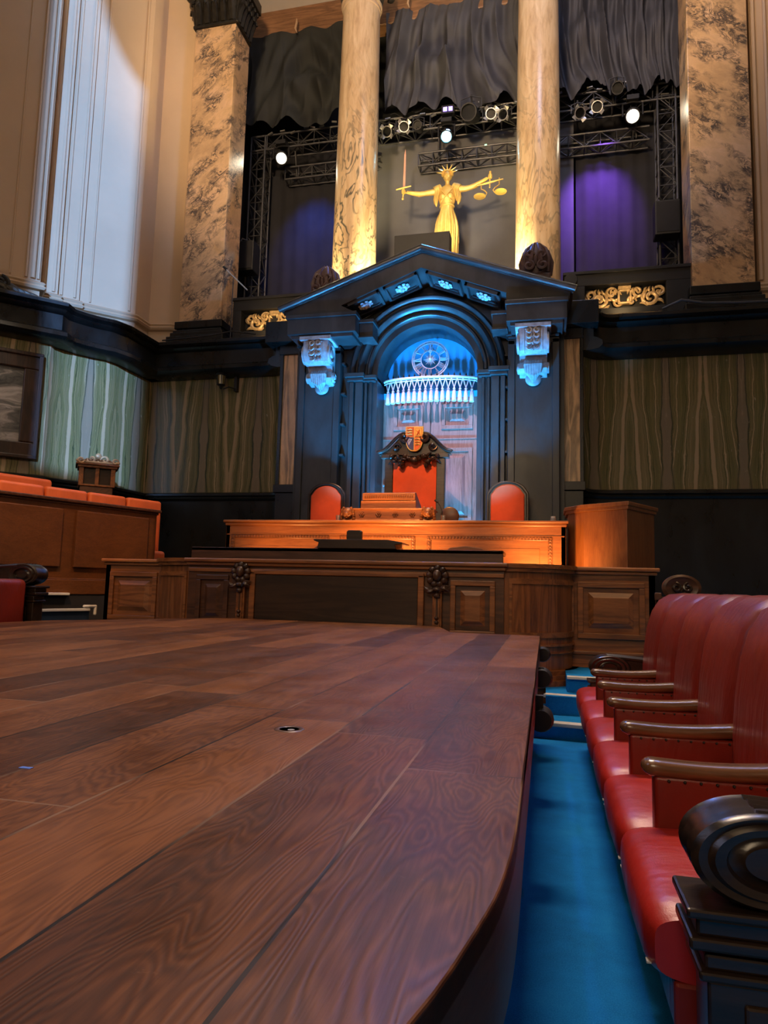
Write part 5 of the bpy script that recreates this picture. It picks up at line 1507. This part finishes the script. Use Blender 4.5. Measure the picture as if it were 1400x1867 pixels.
b = MB().at((cx_, cy_, zt), rz); b.bx(-.30, .30, -.25, .25, .30, .34); b.bx(-.33, .33, -.28, .28, .34, .37); b.frustum(-.28, .28, -.23, .23, .37, .46, .10)
b.build('roof', 'oak_dim', t, bevel=.006)
b = MB().at((cx_, cy_, zt), rz)
for s_ in (-1, 1):
    spiral(b, s_ * .26, .41, .05, 1.2, -.26, .014, s_, 0); spiral(b, s_ * .10, .44, .06, 1.2, -.20, .016, -s_, pi); b.ball((s_ * .31, -.26, .40), .025, 8, 6)
b.ball((0, -.2, .50), (.05, .03, .05), 8, 6); b.bar((-.31, -.24, .39), (.31, -.24, .39), .016); b.bar((0, -.24, .40), (0, 0, .46), .016)
for k in range(7): b.ball((-.24 + .08 * k, .0, .46), (.035, .05, .03), 8, 6)
b.build('cresting', 'gilt', t, smooth=True)

# framed swirled panel on the diagonal wall
t = thing('framed_picture', 'heavy dark framed swirling grey and cream picture on the left striped marble', 'picture', (-9.2, 9.3, 4.2))
def DW(b, s): b.at((-8.5, 10.1, 0), pi / 4); return b
b = DW(MB(), 0); x0, x1, z0, z1 = -2.6, -.12, 3.16, 4.98; w = .27
for (a_, c_, e_, f_) in ((x0, x1, z0, z0 + w), (x0, x1, z1 - w, z1), (x0, x0 + w, z0 + w, z1 - w), (x1 - w, x1, z0 + w, z1 - w)):
    b.bx(a_, c_, -.10, .02, e_, f_)
b.build('frame', 'carved', t, bevel=.02)
b = DW(MB(), 0); q = .05
for (a_, c_, e_, f_) in ((x0 - .02, x1 + .02, z0 - .02, z0 + q), (x0 - .02, x1 + .02, z1 - q, z1 + .02), (x0 - .02, x0 + q, z0, z1), (x1 - q, x1 + .02, z0, z1)): b.bx(a_, c_, -.14, -.05, e_, f_)
b.build('frame_moulding', 'carved', t, bevel=.015)
b = DW(MB(), 0); b.bx(x0 + w, x1 - w, -.03, .0, z0 + w, z1 - w); b.build('picture_surface', 'swirl', t)

# reclining bronze sculpture and cables on the cornice
t = thing('bronze_sculpture', 'dark curling bronze sculpture on the cornice at the far left', 'sculpture', (-9.1, 9.75, 5.97))
b = MB().at((-9.0, 9.90, 6.0), radians(45))
b.tube([(-1.2, -.05, .1), (-.8, -.1, .34), (-.5, -.08, .22), (-.25, -.1, .12), (.0, -.1, .05), (.2, -.1, .02)], [.16, .18, .15, .12, .09, .03], 12)
b.ball((-.62, -.1, .47), (.15, .13, .15), 12, 10); b.ball((-.50, -.1, .55), (.08, .08, .08), 10, 8)
spiral(b, -.70, .42, .16, 1.5, -.22, .045, 1, 0); spiral(b, -.35, .17, .12, 1.4, -.18, .036, -1, pi / 2)
for k in range(7): b.tube([(-.55 + .1 * k, -.16, .20 - .02 * k), (-.42 + .1 * k, -.2, .13 - .016 * k), (-.30 + .1 * k, -.2, .02)], [.045, .05, .02], 7)
b.build('sculpture_body', 'bronze', t, smooth=True)
tag(MB().tube([(-8.35, 11.1, 6.0), (-8.3, 11.3, 6.12), (-8.15, 11.45, 6.13), (-8.0, 11.5, 6.0)], .012, 6).build('cable_loop', 'black_matt', smooth=True), 'loop of black cable on the left cornice below the plaster wall', 'cable')
tag(MB().tube([(-7.6, 12.15, 6.0), (-7.0, 12.1, 6.0), (-6.5, 12.12, 6.03), (-6.1, 12.2, 6.12), (-5.6, 12.25, 6.05)], .014, 6).build('cornice_cable', 'black_matt', smooth=True), 'thin cable running along the cornice at foot of left pilaster', 'cable')
tag(MB().tube([(1.95, 12.15, 6.0), (2.25, 12.1, 6.12), (2.6, 12.12, 6.05), (3.1, 12.1, 6.01), (3.6, 12.1, 6.0)], .022, 6).build('cornice_cable', 'truss', smooth=True), 'grey cable lying on the cornice at foot of right pilaster', 'cable')
t = thing('boom_microphone', 'thin boom microphone standing in front of the left marble pilaster', 'microphone', (-6.2, 12.45, 6.6))
MB().bar((-6.17, 12.3, 5.97), (-6.17, 12.3, 7.25), .012).build('stand', 'truss', t)
MB().bar((-6.36, 12.3, 7.5), (-5.85, 12.3, 7.0), .014).build('boom', 'chrome', t)
MB().bar((-6.40, 12.3, 7.54), (-6.33, 12.3, 7.47), .025, 8).build('microphone_head', 'black_matt', t)

# bracket lantern on the marble
t = thing('wall_lantern', 'small black iron lantern on a bracket against the striped marble', 'lantern', (-6.2, 12.2, 5.1))
MB().at((-6.25, 12.16, 0)).lathe([(.0, 4.93), (.03, 4.95), (.02, 4.98), (.065, 5.0), (.085, 5.02)], 16).build('base', 'black_matt', t, smooth=True)
MB().at((-6.25, 12.16, 0)).lathe([(.10, 5.20), (.115, 5.22), (.07, 5.27), (.03, 5.32), (.02, 5.37), (0, 5.38)], 16).build('cap', 'black_matt', t, smooth=True)
MB().at((-6.25, 12.16, 0)).lathe([(.07, 5.02), (.085, 5.20)], 8).build('glass', 'amber', t)
b = MB()
for k in range(6):
    a = 2 * pi * k / 6; b.bar((-6.25 + .078 * cos(a), 12.16 + .078 * sin(a), 5.01), (-6.25 + .095 * cos(a), 12.16 + .095 * sin(a), 5.21), .008, 5)
b.build('cage_bars', 'black_matt', t)
b = MB(); b.bx(-6.04, -5.98, 12.30, 12.4, 4.92, 5.42); b.tube([(-6.0, 12.3, 4.96), (-6.1, 12.2, 4.98), (-6.2, 12.16, 4.93)], .014, 6); b.tube([(-6.0, 12.3, 5.38), (-6.12, 12.2, 5.44), (-6.25, 12.16, 5.38)], .014, 6)
b.build('wall_bracket', 'black_matt', t)

# ------------------------------------------------------------------ recess: screen, drapes, curtains, trusses, lamps
tag(MB().bx(-4.6, .6, 14.95, 15.0, 6.0, 11.6).build('grey_screen', 'grey_screen'), 'plain grey backdrop screen behind the gilded figure', 'screen')
for x0, x1, lb in ((-7.8, -4.65, 'flat black backcloth hanging left of the grey screen'), (.65, 3.6, 'flat black backcloth hanging right of the grey screen')):
    b = MB(); n = 60
    b.grid(lambda u, v: (x0 + (x1 - x0) * u, 15.05 + .02 * sin(u * 60), 6.0 + 5.2 * v), n, 3)
    tag(b.build('backcloth', 'black_cloth', smooth=True), lb, 'backcloth', 'black backcloths in the recess')

def drape(name, x0, x1, z0, z1, label, seed, amp=.09, swag=.5, mat='curtain'):
    rnd = random.Random(seed)
    ph = [rnd.uniform(0, 6.28) for _ in range(8)]
    fr = [rnd.uniform(1.1, 3.6) * (x1 - x0) for _ in range(3)]
    pulls = [(rnd.uniform(.1, .9), rnd.uniform(.35, .9), rnd.uniform(.12, .3)) for _ in range(4)]
    def fn(u, v):
        # u across, v downwards; folds drift sideways as they fall
        s = u + .10 * swag * v * v * sin(ph[0] + 3.0 * u) + .03 * sin(4 * v + ph[1])
        a = 0
        for k, f in enumerate(fr):
            q_ = sin(f * s * 2.2 + ph[2 + k] + 1.5 * v * (k - 1)); a += (1 - 2 * abs(q_) ** .7) / (1 + .5 * k)
        a += .5 * sin(fr[0] * 9 * s + ph[5])
        y = 14.14 - amp * a * (.45 + .75 * v) * .55
        zb = z0 + .10 * sin(7 * u + ph[6]) + .07 * sin(17 * u + ph[7]) + .10 * sin(31 * u)
        zt = z1 + .035 * sin(23 * u + ph[6])
        z = zt + (zb - zt) * v
        for (pu, pv, pw) in pulls:
            g = math.exp(-((u - pu) / pw) ** 2) * math.exp(-((v - pv) / .35) ** 2)
            y -= .10 * g * sin((v * 14 - (u - pu) ** 2 * 90))
        return (x0 + (x1 - x0) * u, y, z)
    b = MB(); b.grid(fn, int((x1 - x0) * 75), 40)
    return tag(b.build(name, mat, smooth=True, ang=80), label, 'curtain', 'gathered black drapes above the truss')
drape('gathered_drape', -7.30, -4.30, 11.95, 14.28, 'smoother black drape between left pilaster and left column', 3, .09, .9, 'curtain_dark')
drape('gathered_drape', -3.60, -.35, 11.88, 14.34, 'swagged black drape between the two marble columns', 8, .17, 1.6)
drape('gathered_drape', .05, 3.55, 11.78, 14.9, 'heavily gathered black drape between right column and right pilaster', 5, .19, 1.2)
for k, (x, z) in enumerate(((-6.95, 14.22), (-5.75, 14.3), (-3.05, 14.45), (-1.22, 14.35))):
    tag(MB().tube([(x, 14.05, z + .16), (x + .02, 14.0, z + .02), (x - .01, 14.0, z - .12), (x + .03, 14.02, z - .22)], [.018, .028, .024, .012], 6).build('cloth_tie', 'cream_paint', smooth=True), ('pale cloth tie on the left drape, nearest the pilaster', 'pale cloth tie on the left drape, nearest the column', 'pale cloth tie on the middle drape, nearest the left column', 'pale cloth tie on the middle drape, nearest the right column')[k], 'tie', 'cloth ties of the drapes')

def truss(name, a, b_, w, label, mat='truss', n=None, r=.025, hang=()):
    a, b_ = Vector(a), Vector(b_)
    t = thing(name, label, 'truss', tuple(a))
    d_ = (b_ - a); L = d_.length; d_.normalize()
    u = Vector((0, 1, 0)); v = d_.cross(u).normalized()
    n = n or max(2, int(L / (w * 1.1)))
    cs = [(u * sx + v * sv) * (w / 2) for sx, sv in ((-1, -1), (1, -1), (1, 1), (-1, 1))]
    m1 = MB(); [m1.bar(a + c, b_ + c, r, 8) for c in cs]; m1.build('chords', mat, t, smooth=True)
    m2 = MB()
    for f in range(4):
        c0, c1 = cs[f], cs[(f + 1) % 4]
        for k in range(n):
            p, q = a + d_ * (L * k / n), a + d_ * (L * (k + 1) / n)
            if (k + f) % 2: m2.bar(p + c0, q + c1, r * .5, 5)
            else: m2.bar(p + c1, q + c0, r * .5, 5)
            m2.bar(p + c0, p + c1, r * .5, 5)
    m2.build('lattice', mat, t)
    for q in hang:
        MB().bar((q, a.y, a.z), (q, 14.65, 11.60), .02).build('hanger', mat, t)
    return t
TY = 14.65
truss('lighting_truss', (-6.95, TY, 11.72), (3.0, TY, 11.72), .36, 'long lattice lighting truss hung just below the gathered drapes')
truss('lighting_truss', (-6.15, 14.85, 11.02), (-3.75, 14.85, 11.02), .30, 'short lower truss hung left of the left column', hang=(-5.9, -4.2))
truss('lighting_truss', (-2.85, 14.75, 10.90), (2.15, 14.75, 10.90), .30, 'lower lattice truss running behind the right column', hang=(-2.4, 1.9))
truss('truss_tower', (-6.78, TY, 6.0), (-6.78, TY, 11.9), .36, 'upright lattice tower beside the left pilaster')
truss('truss_tower', (2.48, TY, 6.0), (2.48, TY, 12.0), .36, 'upright lattice tower beside the right pilaster')
b = MB()
rnd = random.Random(4)
for k in range(36):
    x = -6.4 + k * .26 + rnd.uniform(-.08, .08)
    if -4.4 < x < -3.6 or -.6 < x < .1: continue
    b.at((x, 14.42 + rnd.uniform(-.03, .03), 11.92 + rnd.uniform(-.10, .06)), rnd.uniform(-.3, .3), 0, rnd.uniform(-.3, .3))
    b.bx(-.06, .06, -.02, .02, -.012, .012)
b.at()
o = b.build('truss_tape_tabs', 'chrome'); tag(o, 'scattered pale tape and clamp tabs along the upper lighting truss', 'tape'); o['kind'] = 'stuff'
b = MB(); b.tube([(-3.5 + .1 * k, 14.44, 11.98 + .05 * sin(k * 1.7) - .03 * sin(k * .6)) for k in range(28)], .016, 5); b.tube([(.3 + .1 * k, 14.44, 11.93 + .05 * sin(k * 2.1)) for k in range(23)], .016, 5)
tag(b.build('truss_cables', 'black_matt', smooth=True), 'black cables looping along the top of the upper lighting truss', 'cable')

# lamps : small profile spots
def par(name, loc, rot, label, s=1.0, barn=True, grp='unlit lamps on the lighting truss', top=11.60):
    t = thing(name, label, 'stage lamp', loc, grp)
    g = Matrix.Translation(loc) @ Matrix.Rotation(rot[1], 4, 'Z') @ Matrix.Rotation(rot[0], 4, 'X') @ Matrix.Scale(s, 4)
    b = MB(); b.M = g; b.lathe([(0, .24), (.06, .24), (.085, .18), (.09, .0), (.105, -.04), (.105, -.14), (.09, -.14), (.085, -.05), (0, -.04)], 20, (0, 0, 0), 'y'); b.build('housing', 'black_matt', t, smooth=True)
    if barn:
        b = MB(); b.M = g
        b.lathe([(.105, -.14), (.118, -.14), (.118, -.17), (.103, -.17), (.105, -.14)], 20, (0, 0, 0), 'y')
        for k in range(4):
            a = pi / 4 + pi / 2 * k
            vs = [(r_ * cos(a + w_), -.15 - d_, r_ * sin(a + w_)) for r_, w_, d_ in ((.11, -.45, 0), (.19, -.28, .03), (.17, .25, .06), (.11, .45, 0))]
            b.add(vs + [(x, y + .006, z) for x, y, z in vs], [(0, 1, 2, 3), (7, 6, 5, 4), (0, 4, 5, 1), (1, 5, 6, 2), (2, 6, 7, 3), (3, 7, 4, 0)])
        b.build('barn_doors', 'chrome', t)
    b = MB(); b.M = g; b.lathe([(0, -.10), (.088, -.10)], 20, (0, 0, 0), 'y'); b.build('lens', 'black', t)
    b = MB(); x, y, z = loc; w = .13 * s
    b.tube([(x - w, y, z), (x - w, y, z + .20 * s), (x, y, z + .24 * s), (x + w, y, z + .20 * s), (x + w, y, z)], .012, 6); b.bar((x, y, z + .24 * s), (x, y + .01, max(11.58, z + .26 * s)), .016); b.bar((x, y, max(11.58, z + .26 * s)), (x, 14.50, 11.56), .02)
    b.build('yoke', 'truss', t, smooth=True)
    return t
LAB = ['small barn-door spotlight beside the left column, farthest left of its three', 'small barn-door spotlight, middle of three left of the cyan lamp', 'small dim spotlight just left of the cyan lamp', 'small barn-door spotlight right of the big black lamp', 'small barn-door spotlight touching the right column', 'small barn-door spotlight just right of the right column', 'small barn-door spotlight between the right column and bright warm lamp']
for k, (x, z, rx, rz) in enumerate(((-3.48, 11.42, .5, -.1), (-3.14, 11.46, .35, .25), (-2.80, 11.46, .3, 0), (-1.18, 11.50, .35, .1), (-.86, 11.46, .4, -.35), (.66, 11.30, .6, .35), (1.05, 11.36, .45, 0))):
    par('barn_door_spotlight', (x, 14.25, z), (rx, rz), LAB[k], 1.0, k != 2)
par('large_spotlight', (-1.60, 14.1, 11.50), (.45, -.15), 'large black round spotlight between cyan lamp and right column', 1.75, False)
par('large_spotlight', (1.45, 14.1, 11.62), (.5, 0), 'dim round spotlight above left of the bright warm lamp', 1.2, False)
def lit(loc, mat, label, col, power, s=1.0, tgt=(0, 3, 1)):
    t = thing('lit_moving_lamp', label, 'stage lamp', loc, 'lit lamps on the lighting truss')
    x, y, z = loc
    d_ = (Vector(tgt) - Vector(loc)).normalized(); q = d_.to_track_quat('-Y', 'Z').to_matrix().to_4x4()
    g = Matrix.Translation(loc) @ q @ Matrix.Scale(s, 4)
    b = MB(); b.M = g; b.lathe([(0, .26), (.10, .24), (.15, .15), (.15, -.06), (.125, -.08), (.12, -.04), (0, -.03)], 24, (0, 0, 0), 'y'); b.build('housing', 'black_matt', t, smooth=True)
    b = MB(); b.M = g; b.ball((0, -.055, 0), (.112, .03, .112), 24, 10); b.build('glowing_lens', mat, t, smooth=True)
    b = MB(); w = .19 * s; b.tube([(x - w, y, z), (x - w, y, z + .26 * s), (x, y, z + .30 * s), (x + w, y, z + .26 * s), (x + w, y, z)], .02, 6); b.bx(x - .12, x + .12, y - .10, y + .10, z + .30 * s, z + .40 * s); b.bar((x, y, z + .38 * s), (x, 14.52, 11.58), .035)
    b.build('yoke', 'black_matt', t)
    spot('lit_lamp_beam', tuple(Vector(loc) + d_ * .15), tgt, power, col, 40, .7, .08)
lit((-6.10, 14.3, 11.16), 'glow_warm', 'glowing warm lamp on the truss left of the left column', (1, .8, .5), 60)
lit((-2.15, 14.2, 11.12), 'glow_cyan', 'glowing cyan lamp on the truss above the gilded figure', (.2, .7, 1), 60, .95, (-1, 4, 1))
lit((1.78, 14.3, 11.12), 'glow_warm', 'brightest warm lamp on the truss right of the right column', (1, .82, .5), 60, 1.05, (.5, 3, 1.4))
t = thing('control_box', 'small black control box with two violet lit windows on the truss', 'control box', (-2.13, 14.3, 11.8))
MB().bx(-2.28, -2.00, 14.25, 14.4, 11.70, 11.90).build('case', 'black_matt', t)
for x in (-2.24, -2.12): MB().bx(x, x + .09, 14.235, 14.25, 11.745, 11.845).build('lit_window', 'glow_violet', t)
tag(MB().bx(-1.34, -1.29, 14.56, 14.60, 11.04, 11.06).build('pilot_light', 'glow_green'), 'tiny green pilot light on the lower middle truss', 'light')

# speakers
for x, lb in ((-6.80, 'black speaker hung on the left lattice tower beside the pilaster'), (2.38, 'black speaker hung on the right lattice tower beside the pilaster')):
    t = thing('hung_speaker', lb, 'speaker', (x, 14.2, 8.4), 'speakers on the lattice towers')
    MB().bx(x - .24, x + .24, 14.0, 14.35, 8.30, 9.02).build('cabinet', 'black_matt', t, bevel=.02)
    MB().bx(x - .21, x + .21, 13.985, 14.0, 8.34, 8.98).build('grille', 'black_cloth', t, bevel=.005)
    MB().tube([(x - .2, 14.15, 9.02), (x - .15, 14.2, 9.18), (x + .1, 14.35, 9.12), (x + .22, 14.3, 9.02)], .02, 6).bar((x, 14.30, 8.95), (x, 14.5, 8.95), .03).build('bracket', 'truss', t, smooth=True)

# ------------------------------------------------------------------ gilded figure with sword and scales
FX, FY = -2.08, 14.0
t = thing('gilded_justice_figure', 'gilded robed woman figure with arms spread, crowned with spikes, before grey screen', 'statue', (FX, FY, 6.0))
b = MB()
# torso and long gown, pleated below the waist
pr = [(7.40, .21, .17), (7.9, .215, .17), (8.4, .235, .175), (8.75, .25, .18), (8.95, .235, .17), (9.12, .195, .145), (9.26, .145, .12), (9.34, .14, .115), (9.44, .17, .13), (9.55, .19, .15), (9.66, .19, .14), (9.74, .17, .11), (9.79, .11, .08), (9.82, .05, .05)]
def gown(u, v):
    k = v * (len(pr) - 1); i = min(int(k), len(pr) - 2); f = k - i
    z = pr[i][0] + (pr[i + 1][0] - pr[i][0]) * f; rx = pr[i][1] + (pr[i + 1][1] - pr[i][1]) * f; ry = pr[i][2] + (pr[i + 1][2] - pr[i][2]) * f
    a = 2 * pi * u
    pl = max(0, min(1, (9.22 - z) / .4))
    ripple = 1 + pl * (.11 * sin(a * 15 + z * 2.2) + .03 * sin(a * 7 - z * 3))
    return (FX + rx * ripple * cos(a), FY + ry * ripple * sin(a), z)
b.grid(gown, 120, 56, True)
b.f.append(tuple(i * 56 for i in range(120))[::-1]); b.f.append(tuple(i * 56 + 55 for i in range(120)))
# bosom, neck, head
for s_ in (-1, 1): b.ball((FX + s_ * .075, FY - .10, 9.52), (.078, .07, .07), 14, 10)
b.lathe([(.075, 9.76), (.052, 9.84), (.050, 9.92), (.05, 9.96)], 16, (FX, FY, 0))
hz = 10.02
b.ball((FX, FY - .01, hz), (.088, .105, .125), 20, 14)
b.ball((FX, FY - .045, hz - .065), (.055, .06, .055), 14, 10)
b.tube([(FX, FY - .112, hz + .03), (FX, FY - .130, hz - .012), (FX, FY - .118, hz - .025)], [.010, .016, .010], 8)
for s_ in (-1, 1):
    b.ball((FX + s_ * .036, FY - .098, hz + .012), (.018, .012, .010), 8, 6); b.ball((FX + s_ * .038, FY - .10, hz + .035), (.024, .012, .007), 8, 6); b.ball((FX + s_ * .088, FY, hz - .01), (.012, .02, .028), 8, 6); b.ball((FX + s_ * .045, FY - .085, hz - .035), (.025, .02, .022), 8, 6)
b.ball((FX, FY - .102, hz - .058), (.024, .012, .008), 8, 6); b.ball((FX, FY - .10, hz - .070), (.018, .012, .007), 8, 6); b.ball((FX, FY - .09, hz - .10), (.022, .02, .018), 8, 6)
# arms: shoulder, elbow, wrist
HL = (-3.03, 13.9, 9.72); HR = (-1.15, 13.9, 9.86)
b.tube([(FX - .13, FY, 9.72), (FX - .22, FY - .01, 9.70), (FX - .40, FY - .03, 9.68), (FX - .50, FY - .04, 9.67), (FX - .60, FY - .05, 9.66), (FX - .78, FY - .08, 9.69), (FX - .88, FY - .09, 9.715)], [.085, .075, .062, .055, .058, .044, .032], 14)
b.tube([(FX + .13, FY, 9.72), (FX + .22, FY - .01, 9.71), (FX + .40, FY - .03, 9.69), (FX + .50, FY - .04, 9.70), (FX + .60, FY - .05, 9.72), (FX + .78, FY - .08, 9.79), (FX + .87, FY - .09, 9.84)], [.085, .075, .062, .055, .058, .044, .032], 14)
def fist(b, c, s_):
    x, y, z = c
    b.ball((x - s_ * .005, y + .01, z), (.050, .032, .050), 12, 8)
    for k in range(4):
        zz = z + .036 - .024 * k; L = (.030, .034, .032, .026)[k]
        b.tube([(x - s_ * .03, y - .01, zz), (x + s_ * .012, y - .045, zz), (x + s_ * L, y - .034, zz - .002), (x + s_ * L * 1.0, y + .0, zz - .004)], [.013, .0135, .012, .009], 8)
    b.tube([(x - s_ * .03, y - .005, z + .03), (x - s_ * .005, y - .05, z + .056), (x + s_ * .02, y - .048, z + .05)], [.016, .014, .010], 8)
fist(b, HL, -1); fist(b, HR, 1)
bo = b.build('body', 'gold', t, smooth=True, ang=80)
rm = bo.modifiers.new('remesh', 'REMESH'); rm.mode = 'VOXEL'; rm.voxel_size = .011; rm.use_smooth_shade = True
# cloth: short sleeves, crossed bands, girdle
b = MB()
for s_ in (-1, 1):
    b.tube([(FX + s_ * .12, FY, 9.77), (FX + s_ * .20, FY, 9.73), (FX + s_ * .28, FY - .01, 9.70)], [.10, .115, .10], 14)
    b.tube([(FX + s_ * .23, FY + .01, 9.66), (FX + s_ * .25, FY + .02, 9.54), (FX + s_ * .25, FY + .02, 9.46), (FX + s_ * .235, FY + .02, 9.38)], [.06, .06, .045, .012], 12)
    for k in range(3): b.tube([(FX + s_ * (.16 + .04 * k), FY - .105, 9.76), (FX + s_ * (.18 + .035 * k), FY - .09, 9.62), (FX + s_ * (.21 + .02 * k), FY - .05, 9.42)], [.014, .016, .006], 7)
    b.tube([(FX + s_ * .15, FY - .10, 9.72), (FX + s_ * .05, FY - .175, 9.56), (FX - s_ * .04, FY - .16, 9.47), (FX - s_ * .12, FY - .12, 9.38)], .013, 7)
b.tube([(FX + .150 * cos(a), FY + .125 * sin(a), 9.335) for a in [2 * pi * k / 24 for k in range(25)]], .016, 7)
b.build('sleeves_and_girdle', 'gold', t, smooth=True)
b = MB()
for k in range(9):
    a = -pi * .95 + pi * .9 * k / 8; x = cos(a); q = .8 + .35 * abs(cos(k * 1.3))
    b.tube([(FX + .10 * x, FY - .10, 9.30), (FX + .15 * x + .02 * sin(k * 2), FY - .165, 8.95), (FX + .17 * x, FY - .165, 8.5), (FX + .18 * x, FY - .155, 7.9)], [.008, .016 * q, .018 * q, .010], 7)
b.build('gown_folds', 'gold', t, smooth=True)
b = MB()
for k in range(14):
    a = pi * (.05 + .9 * k / 13); b.ball((FX + .105 * cos(a), FY - .02, hz + .03 + .085 * sin(a)), (.034, .07, .034), 8, 6)
b.ball((FX, FY + .03, hz + .03), (.10, .10, .11), 14, 10)
b.build('hair', 'gold', t, smooth=True)
b = MB()
b.tube([(FX + .112 * cos(a), FY + .0 + .112 * sin(a), hz + .075 - .02 * sin(a)) for a in [2 * pi * k / 24 for k in range(25)]], .014, 7)
for k in range(7):
    a = pi * (.02 + .96 * k / 6); r0, r1 = .10, .235
    b.tube([(FX + r0 * cos(a), FY - .06, hz + .06 + r0 * sin(a) * .75), (FX + r1 * cos(a), FY - .09, hz + .06 + r1 * sin(a) * .80)], [.022, .002], 6)
b.build('spiked_crown', 'gold', t, smooth=True)
# sword
b = MB(); x, y, z = HL
b.prism([(x + .010 - .026, z + .10), (x + .02 - .020, z + .86), (x + .022, z + 1.0), (x + .02 + .020, z + .86), (x + .010 + .026, z + .10)], y - .012, y + .012, 'y')
sw = b.build('sword_blade', mat_plain('rosy_gilt', (.80, .42, .30), .45, .3), t, bevel=.004)
b = MB(); b.tube([(x - .17, y, z + .075), (x, y, z + .10), (x + .17, y, z + .125)], [.012, .022, .012], 8); b.tube([(x + .005, y, z + .10), (x - .012, y, z - .14)], .017, 8); b.ball((x - .014, y, z - .155), .026, 10, 8)
b.build('sword_hilt', 'gold', t, smooth=True)
# scales
b = MB(); x, y, z = HR
b.tube([(x, y, z + .08), (x - .01, y, z - .22)], [.020, .014], 8); b.ball((x, y, z + .10), .028, 10, 8); b.ball((x - .01, y, z - .24), .018, 8, 6)
b.tube([(x - .28, y, z - .175), (x - .01, y, z - .13), (x + .27, y, z - .085)], [.012, .024, .012], 8)
for ex in (-.28, .27): pass
b.build('scale_beam', 'gold', t, smooth=True)
for s_, ex, ez in ((-1, -.19, -.16), (1, .19, -.10)):
    b = MB()
    p0 = (x + ex, y, z + ez + .04)
    pts = [(x + ex, y, z + ez + .05), (x + ex, y, z + ez - .06), (x + ex - s_ * .0 + .0, y, z + ez - .10)]
    if s_ < 0: pts += [(x + ex + .08, y, z + ez - .15), (x + ex + .12, y, z + ez - .20), (x + ex + .10, y, z + ez - .25), (x + ex + .0, y, z + ez - .265)]
    else: pts += [(x + ex - .09, y, z + ez - .16), (x + ex - .13, y, z + ez - .21), (x + ex - .10, y, z + ez - .265), (x + ex + .0, y, z + ez - .275)]
    b.tube(pts, .012, 7); b.build('scale_hanger', 'gold', t, smooth=True)
    b = MB(); cc = (x + ex - .03 if s_ < 0 else x + ex + .03, y, z + ez - .27)
    b.lathe([(0, -.025), (.08, -.018), (.125, .0), (.13, .008), (.12, .008), (.075, -.008), (0, -.014)], 24, cc); b.build('scale_pan', 'gold', t, smooth=True)
struct(MB().bx(FX - .5, FX + .5, 13.75, 14.25, 5.98, 7.40).build('trim_figure_plinth', 'black_matt'))
